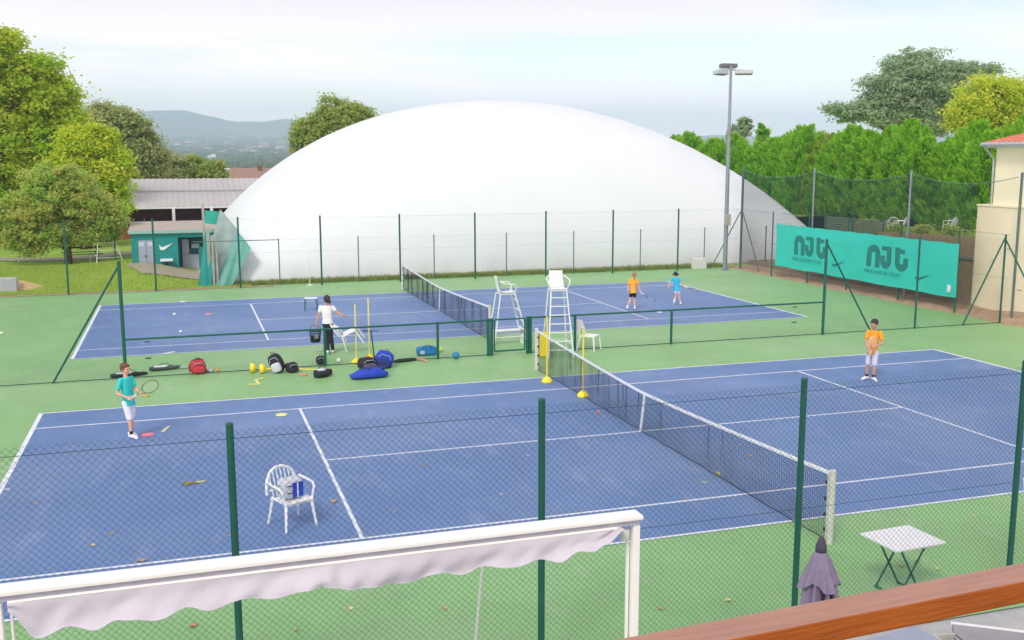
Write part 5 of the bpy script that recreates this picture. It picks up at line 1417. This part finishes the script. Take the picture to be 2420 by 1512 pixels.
def headmesh(b, M, s):
    def E(c, r): b.ell(M @ Vector(c)*1.0 if 0 else (M @ Vector((c[0]*s, c[1]*s, c[2]*s))), (r[0]*s, r[1]*s, r[2]*s), 16, 12, M=M.to_3x3())
    E((0, -.008, .022), (.074, .094, .092)); E((0, .022, -.03), (.058, .066, .072)); E((0, .055, -.085), (.026, .028, .022))
    E((0, .096, -.012), (.012, .02, .016)); E((0, .089, .008), (.009, .013, .026)); E((0, .074, .028), (.045, .02, .016))
    for k in (-1, 1):
        E((k*.076, -.005, -.008), (.010, .019, .031)); E((k*.034, .062, -.03), (.022, .022, .02))
def face_parts(M, s, root):
    for k in (-1, 1):
        b = MB(); b.ell(M @ Vector((k*.030*s, .084*s, .012*s)), (.011*s, .006*s, .006*s), 8, 6, M=M.to_3x3()); b.build('eye', M_EYE, root)
        b = MB(); b.ell(M @ Vector((k*.031*s, .089*s, .032*s)), (.015*s, .004*s, .004*s), 8, 6, M=M.to_3x3()); b.build('eyebrow', mat('brow', (80, 56, 42), .8), root)
    b = MB(); b.ell(M @ Vector((0, .083*s, -.052*s)), (.020*s, .006*s, .005*s), 8, 6, M=M.to_3x3()); b.build('mouth', M_LIP, root)
def person(label, loc, J, s, face, skin, hair, shirt, short, long_pants=False, sock=None, shoe=None, build=1.0, hair_fn=None, group=None, curlR=.8, curlL=.8, palmR=None, palmL=None, dR=None, dL=None, short_len=.82, sleeve=.62, tuck=0, shw=.15):
    t = thing('person', label, 'person', loc, -YAW, group=group)
    V_ = {k: Vector(v) for k, v in J.items()}
    lat = (V_['shR']-V_['shL']); lat.z = 0; lat.normalize()
    hlat = (V_['hipR']-V_['hipL']); hlat.z = 0; hlat.normalize()
    # head frame: x right, y forward, z up
    f = Vector(face).normalized(); rx = f.cross(Vector((0, 0, 1))).normalized(); uz = rx.cross(f)
    M = Matrix(((rx.x, f.x, uz.x, V_['head'].x), (rx.y, f.y, uz.y, V_['head'].y), (rx.z, f.z, uz.z, V_['head'].z), (0, 0, 0, 1)))
    hs = s*1.06
    b = MB(); headmesh(b, M, hs)
    sh = (V_['shL']+V_['shR'])/2; hp = (V_['hipL']+V_['hipR'])/2
    limb(b, [V_['head']-uz*.05*hs-f*.01, sh+Vector((0, 0, .02))], [.046*s, .056*s*build])
    B_ = build
    rings(b, [(sh+Vector((0, 0, .035*s)), .07*s, .055*s), (sh, .145*s*B_, .085*s*B_), (sh.lerp(hp, .35), .14*s*B_, .098*s*B_), (sh.lerp(hp, .65), .118*s*B_, .088*s*B_), (hp+Vector((0, 0, .02)), .14*s*B_, .1*s*B_), (hp-Vector((0, 0, .09*s)), .12*s*B_, .09*s*B_)], lat)
    for sd in 'LR':
        limb(b, [V_['sh'+sd], V_['el'+sd], V_['wr'+sd]], [.050*s*B_, .038*s*B_, .025*s])
        mid = V_['el'+sd].lerp(V_['wr'+sd], .3); limb(b, [V_['el'+sd], mid], [.037*s*B_, .038*s*B_])
        dd = (V_['wr'+sd]-V_['el'+sd]).normalized()
        dv = Vector((dR if sd == 'R' else dL) or dd); pl = (palmR if sd == 'R' else palmL) or ((-lat if sd == 'R' else lat))
        hand(b, V_['wr'+sd], dv, pl, s*1.02, curlR if sd == 'R' else curlL, 1 if sd == 'R' else -1)
        kn, an = V_['kn'+sd], V_['an'+sd]
        limb(b, [V_['hip'+sd], kn], [.082*s*B_, .052*s*B_]); limb(b, [kn, kn.lerp(an, .33), an], [.052*s*B_, .055*s*B_, .032*s])
        limb(b, [an, an+(V_['toe'+sd]-an)*.9], [.034*s, .03*s])
    organic(b, 'body', skin, t, .0055, 3)
    face_parts(M, hs, t)
    # hair
    b = MB(); hair_fn(b, M, hs); organic(b, 'hair', hair, t, .007, 2, .4)
    # shirt
    b = MB()
    rings(b, [(sh+Vector((0, 0, .045*s)), .085*s, .066*s), (sh+Vector((0, 0, .01)), .158*s*B_, .098*s*B_), (sh.lerp(hp, .35), .158*s*B_, .118*s*B_), (sh.lerp(hp, .7), .15*s*B_, .112*s*B_), (hp-Vector((0, 0, (.06-.10*tuck)*s)), .176*s*B_, .142*s*B_)], lat)
    for sd in 'LR':
        e_ = V_['sh'+sd].lerp(V_['el'+sd], sleeve)
        limb(b, [V_['sh'+sd]+Vector((0, 0, .0)), e_], [.066*s*B_, .064*s*B_])
    organic(b, 'shirt', shirt, t, .008, 3)
    # shorts or trousers
    b = MB()
    rings(b, [(hp+Vector((0, 0, .05*s)), .138*s*B_, .108*s*B_), (hp-Vector((0, 0, .02*s)), .150*s*B_, .118*s*B_), (hp-Vector((0, 0, .10*s)), .152*s*B_, .12*s*B_)], hlat)
    for sd in 'LR':
        kn, an = V_['kn'+sd], V_['an'+sd]; h_ = V_['hip'+sd]
        if long_pants: limb(b, [h_, kn, kn.lerp(an, .35), kn.lerp(an, .95)], [.102*s*B_, .068*s*B_, .066*s*B_, .060*s*B_])
        else:
            e_ = h_.lerp(kn, short_len); limb(b, [h_, e_], [.102*s*B_, .088*s*B_])
    organic(b, 'trousers' if long_pants else 'shorts', short, t, .008, 3)
    for sd in 'LR':
        an, toe = V_['an'+sd], V_['toe'+sd]
        d_ = (toe-an); d_.z *= .3; d_.normalize()
        if sock:
            b = MB(); limb(b, [an+Vector((0, 0, .015*s)), an.lerp(V_['kn'+sd], .16)], [.042*s, .042*s]); b.build('sock', sock, t, smooth=True)
        b = MB(); he = an-d_*.045*s; he.z = an.z-.055*s
        tt = Vector((toe.x, toe.y, toe.z)); 
        limb(b, [he+Vector((0, 0, .022*s)), he.lerp(tt, .55)+Vector((0, 0, .02*s)), tt], [.045*s, .044*s, .034*s]); limb(b, [an-Vector((0, 0, .02*s)), he.lerp(tt, .35)+Vector((0, 0, .035*s))], [.042*s, .042*s])
        organic(b, 'shoe', shoe, t, .008, 2)
    return t
def hair_short(b, M, s, vol=1.0):
    m3 = M.to_3x3(); rr = random.Random(4)
    def E(c, r): b.ell(M @ Vector((c[0]*s, c[1]*s, c[2]*s)), (r[0]*s, r[1]*s, r[2]*s), 14, 10, M=m3)
    E((0, -.030, .048), (.084*vol, .094*vol, .082*vol)); E((0, -.062, -.002), (.070, .050, .068)); E((0, .045, .083), (.062, .042, .030))
    for k in (-1, 1): E((k*.066, -.012, .025), (.022, .045, .046))
    for i in range(26):
        a = rr.uniform(0, 6.28); z = rr.uniform(.02, .125); q = math.sqrt(max(0, 1-((z-.04)/.1)**2))
        E((.078*q*math.cos(a), -.02+.082*q*math.sin(a)*(1 if math.sin(a) < 0 else .8), z), (.020, .024, .013))
def hair_long(b, M, s, tail=None):
    m3 = M.to_3x3()
    def E(c, r): b.ell(M @ Vector((c[0]*s, c[1]*s, c[2]*s)), (r[0]*s, r[1]*s, r[2]*s), 14, 10, M=m3)
    E((0, -.022, .034), (.086, .096, .090)); E((0, -.055, -.010), (.074, .060, .080))
    for k in (-1, 1): E((k*.068, -.004, .02), (.022, .05, .052))
    if tail:
        pts = [M @ Vector((p[0]*s, p[1]*s, p[2]*s)) for p in tail[0]]; limb(b, pts, [r*s for r in tail[1]], 10)
def racket(label, butt, direction, normal, root_loc, m_fr, L2=.66, group=None):
    d = Vector(direction).normalized(); n = Vector(normal); n = (n-d*n.dot(d)).normalized(); x = d.cross(n)
    Mx = Matrix(((x.x, n.x, d.x, butt[0]), (x.y, n.y, d.y, butt[1]), (x.z, n.z, d.z, butt[2]), (0, 0, 0, 1)))
    Mw = Matrix.Translation(root_loc) @ Matrix.Rotation(-YAW, 4, 'Z') @ Mx
    t = thing('tennis_racket', label, 'tennis racket'); t.matrix_world = Mw
    hl, hw = L2*.25, L2*.19; hc = L2-hl
    b = MB(); pts = [(hw*math.sin(2*math.pi*k/32), 0, hc-hl*math.cos(2*math.pi*k/32)) for k in range(33)]; b.tube(pts, .0105, 6, caps=False); 
    zb = hc-hl*math.cos(.62)
    for sx in (-1, 1): b.tube([(sx*hw*math.sin(.62), 0, zb), (sx*.018, 0, L2*.36), (sx*.008, 0, L2*.27)], .009, 6)
    b.build('frame', m_fr, t, smooth=True)
    b = MB(); b.tube([(0, 0, 0), (0, 0, L2*.30)], .0155, 8); b.build('grip', mat('grip_tape', (230, 230, 230), .8) , t)
    A = []; B = []
    for k in range(-7, 8):
        q = k/8; w = hl*math.sqrt(1-q*q); A.append((q*hw, 0, hc-w)); B.append((q*hw, 0, hc+w))
        w = hw*math.sqrt(1-q*q); A.append((-w, 0, hc+q*hl)); B.append((w, 0, hc+q*hl))
    V, F = strands(A, B, .0011); np_mesh('strings', V, F, mat('string_bed', (226, 230, 210), .6), t)
    return t

W_SHOE = mat('white_shoe', (232, 234, 240), .5, var=.06); B_SOCK = mat('black_sock', (34, 34, 44), .8); W_SOCK = mat('white_sock', (232, 232, 236), .8)
# --- boy in turquoise
loc = ground(315, 1033)
sA = .90
JA = dict(head=(-.075, -.005, 1.395), shR=(-.140, -.115, 1.195), shL=(-.01, .10, 1.195), elR=(-.205, -.17, .94), wrR=(.045, -.27, .875), elL=(.065, .10, .975), wrL=(.255, -.04, .865),
          hipR=(-.085, -.06, .72), hipL=(.0, .055, .72), knR=(-.02, -.08, .405), knL=(-.035, .075, .41), anR=(.0, -.09, .085), anL=(-.07, .08, .085), toeR=(.135, -.17, .03), toeL=(.055, .02, .03))
person('boy in turquoise shirt and white shorts holding a racket, at left of the near court', loc, JA, sA, (.92, -.35, -.12), SKIN,
       mat('hair_brown', (112, 66, 46), .6, var=.3, scale=20), mat('turquoise_shirt', (48, 204, 196), .75, var=.08, scale=8), mat('white_shorts', (236, 236, 246), .75, var=.05, scale=8), sock=B_SOCK, shoe=W_SHOE, hair_fn=lambda b, M, s: hair_short(b, M, s, 1.06), build=.84, palmR=(.2, .9, .2), palmL=(0, 0, 1), curlL=.35, curlR=.95, short_len=.96, dL=(.9, -.2, -.15))
racket('open-framed racket in the hand of the boy in turquoise', (.05, -.29, .845), (.70, .30, .40), (.42, -.90, -.1), loc, mat('racket_dark_lime', (60, 84, 60), .4, rgb2=(150, 170, 90), scale=6), .64)
b = MB(); b.ell((0, 0, 0), (.04, .04, .04), 14, 10); o = b.build('tennis_ball', M_TB, smooth=True)
o.location = Matrix.Translation(loc) @ Matrix.Rotation(-YAW, 4, 'Z') @ Vector((.365, -.06, .875)); tag(o, 'yellow ball held out by the boy in turquoise', 'ball')
# --- boy in orange
loc = ground(2055, 898)
JB = dict(head=(.02, -.045, 1.425), shL=(.165, -.10, 1.22), shR=(-.065, .10, 1.22), elL=(.205, -.17, .975), wrL=(-.015, -.27, .905), elR=(-.14, .03, .985), wrR=(-.165, -.14, .87),
          hipL=(.085, -.06, .73), hipR=(-.025, .06, .73), knL=(.065, -.08, .41), knR=(-.055, .03, .41), anL=(.065, -.06, .085), anR=(-.065, .06, .085), toeL=(.075, -.23, .03), toeR=(-.20, -.02, .03))
person('boy in orange shirt and pale shorts standing at the right of the near court', loc, JB, .93, (-.72, -.62, -.28), SKIN2,
       mat('hair_dark_brown', (64, 46, 38), .6, var=.3, scale=20), mat('orange_shirt', (250, 162, 34), .75, var=.08, scale=8), mat('pale_shorts', (214, 212, 226), .75, var=.06, scale=8), sock=B_SOCK, shoe=W_SHOE, hair_fn=lambda b, M, s: hair_short(b, M, s, 1.1), build=.84, palmL=(-.3, -.2, .9), palmR=(.3, -.9, .0), curlL=.7, curlR=.8, short_len=.93)
racket('racket with pale strings cradled upside down by the boy in orange', (-.175, -.24, .50), (.16, -.06, .98), (.45, -.85, .1), loc, mat('racket_white', (210, 214, 220), .4), .66)
# --- girl in yellow
loc = ground(1494, 731)
JC = dict(head=(.045, 0, 1.275), shL=(-.11, .01, 1.09), shR=(.14, -.02, 1.09), elL=(-.165, .02, .87), wrL=(-.17, -.10, .70), elR=(.20, -.05, .88), wrR=(.27, -.07, .68),
          hipL=(-.045, 0, .66), hipR=(.07, 0, .66), knL=(-.085, -.02, .37), knR=(.075, .04, .36), anL=(-.20, -.10, .10), anR=(.085, .0, .08), toeL=(-.17, .02, .04), toeR=(.10, .15, .03))
person('girl in yellow-orange shirt and black shorts walking away on the far court', loc, JC, .84, (.15, .95, -.1), SKIN,
       mat('hair_light_brown', (176, 124, 78), .6, var=.3, scale=20), mat('amber_shirt', (250, 176, 58), .75, var=.08, scale=8), mat('black_shorts', (26, 26, 36), .75), sock=W_SOCK, shoe=W_SHOE, hair_fn=lambda b, M, s: hair_long(b, M, s, ([(0, -.09, .03), (0, -.13, -.02), (.01, -.12, -.12), (.01, -.11, -.19)], [.03, .032, .026, .012])), short_len=.55, curlR=.9, build=.88)
racket('racket swinging low from the hand of the girl in yellow', (.26, -.09, .66), (.75, -.2, -.48), (.3, .7, .6), loc, mat('racket_grey', (120, 130, 150), .4), .62)
# --- girl in blue running
loc = ground(1599, 720)
JD = dict(head=(-.075, .02, 1.17), shL=(-.17, .02, 1.0), shR=(.045, -.01, 1.0), elL=(-.27, -.02, .83), wrL=(-.345, -.08, .68), elR=(.135, -.06, .86), wrR=(.22, -.10, .74),
          hipL=(-.045, 0, .585), hipR=(.06, 0, .585), knL=(-.04, .05, .33), knR=(.08, .02, .33), anL=(-.135, -.20, .20), anR=(.14, -.02, .075), toeL=(-.15, -.19, .09), toeR=(.16, .12, .035))
person('girl in bright blue top and white shorts running on the far court', loc, JD, .78, (.0, .97, -.1), SKIN,
       mat('hair_black', (28, 30, 42), .6, var=.3, scale=20), mat('cyan_shirt', (40, 190, 226), .75, var=.08, scale=8), mat('white_shorts', (236, 236, 246)), sock=W_SOCK, shoe=W_SHOE, hair_fn=lambda b, M, s: (hair_long(b, M, s, ([(0, -.08, .02), (.03, -.11, -.03), (.08, -.10, -.05)], [.05, .05, .03])), [b.ell(M @ Vector((k*.1*s, -.05*s, -.01*s)), (.06*s, .05*s, .035*s), 10, 8) for k in (-1, 1)]), short_len=.5, build=.88)
racket('small racket held out by the girl in bright blue', (.215, -.11, .73), (.85, -.3, -.30), (.2, .6, .75), loc, mat('racket_grey', (120, 130, 150)), .58)
# --- coach
loc = ground(786, 834)
JE = dict(head=(-.125, .02, 1.55), shL=(-.30, .0, 1.33), shR=(.03, .01, 1.33), elL=(-.365, -.03, 1.08), wrL=(-.435, -.06, .86), elR=(.165, .0, 1.16), wrR=(.33, -.04, 1.105),
          hipL=(-.185, 0, .86), hipR=(-.055, 0, .86), knL=(-.15, .04, .47), knR=(-.035, .0, .47), anL=(-.115, -.12, .10), anR=(.0, .04, .08), toeL=(-.11, .04, .03), toeR=(.01, .20, .03))
person('woman in white t-shirt and dark trousers seen from behind, carrying a basket and a chair', loc, JE, 1.0, (-.25, .96, -.08), SKIN2,
       mat('hair_darkest', (52, 36, 36), .6, var=.3, scale=20), mat('white_tshirt', (236, 234, 240), .75, var=.05, scale=8), mat('navy_trousers', (28, 28, 42), .8, var=.15, scale=8), long_pants=True, shoe=W_SHOE,
       hair_fn=lambda b, M, s: hair_long(b, M, s, ([(0, -.08, .03), (.03, -.13, .0), (.05, -.14, -.05), (.06, -.12, -.10)], [.04, .055, .05, .02])), build=.9, curlL=1.1, curlR=.9, palmL=(.5, .8, 0), palmR=(0, -.4, -.9), dL=(-.1, -.05, -1), dR=(.9, -.1, -.1), sleeve=.45, tuck=.6)
Mw = Matrix.Translation(loc) @ Matrix.Rotation(-YAW, 4, 'Z')
t = thing('ball_basket', 'black ball basket hanging from the left hand of the woman in white', 'basket', Mw @ Vector((-.47, -.07, .34)), 0)
b = MB()
V, F = strands([( .13*math.cos(2*math.pi*k/28), .13*math.sin(2*math.pi*k/28), 0) for k in range(28)], [(.165*math.cos(2*math.pi*k/28), .165*math.sin(2*math.pi*k/28), .34) for k in range(28)], .006)
np_mesh('cage', V, F, M_BLK, t)
b = MB()
for k in range(6):
    z = .34*k/5; r = .13+.035*k/5; b.tube([(r*math.cos(2*math.pi*i/24), r*math.sin(2*math.pi*i/24), z) for i in range(25)], .006 if k < 5 else .012, 5, caps=False)
b.tube([(0, 0, .0), (0, 0, .012)], .13, 24); b.lathe([(.122, .012), (.125, .10), (.132, .16)], n=20); b.build('rim', M_BLK, t)
b = MB(); b.tube([(-.16, 0, .33), (-.12, 0, .44), (-.02, 0, .475), (.05, 0, .475), (.13, 0, .44), (.16, 0, .33)], .007, 6); b.build('handle', M_BLK, t)
b = MB(); b.box(-.05, -.168, .12, .07, -.155, .24, .004); b.build('tag_plate', mat('grey_tag', (120, 128, 136), .5), t)
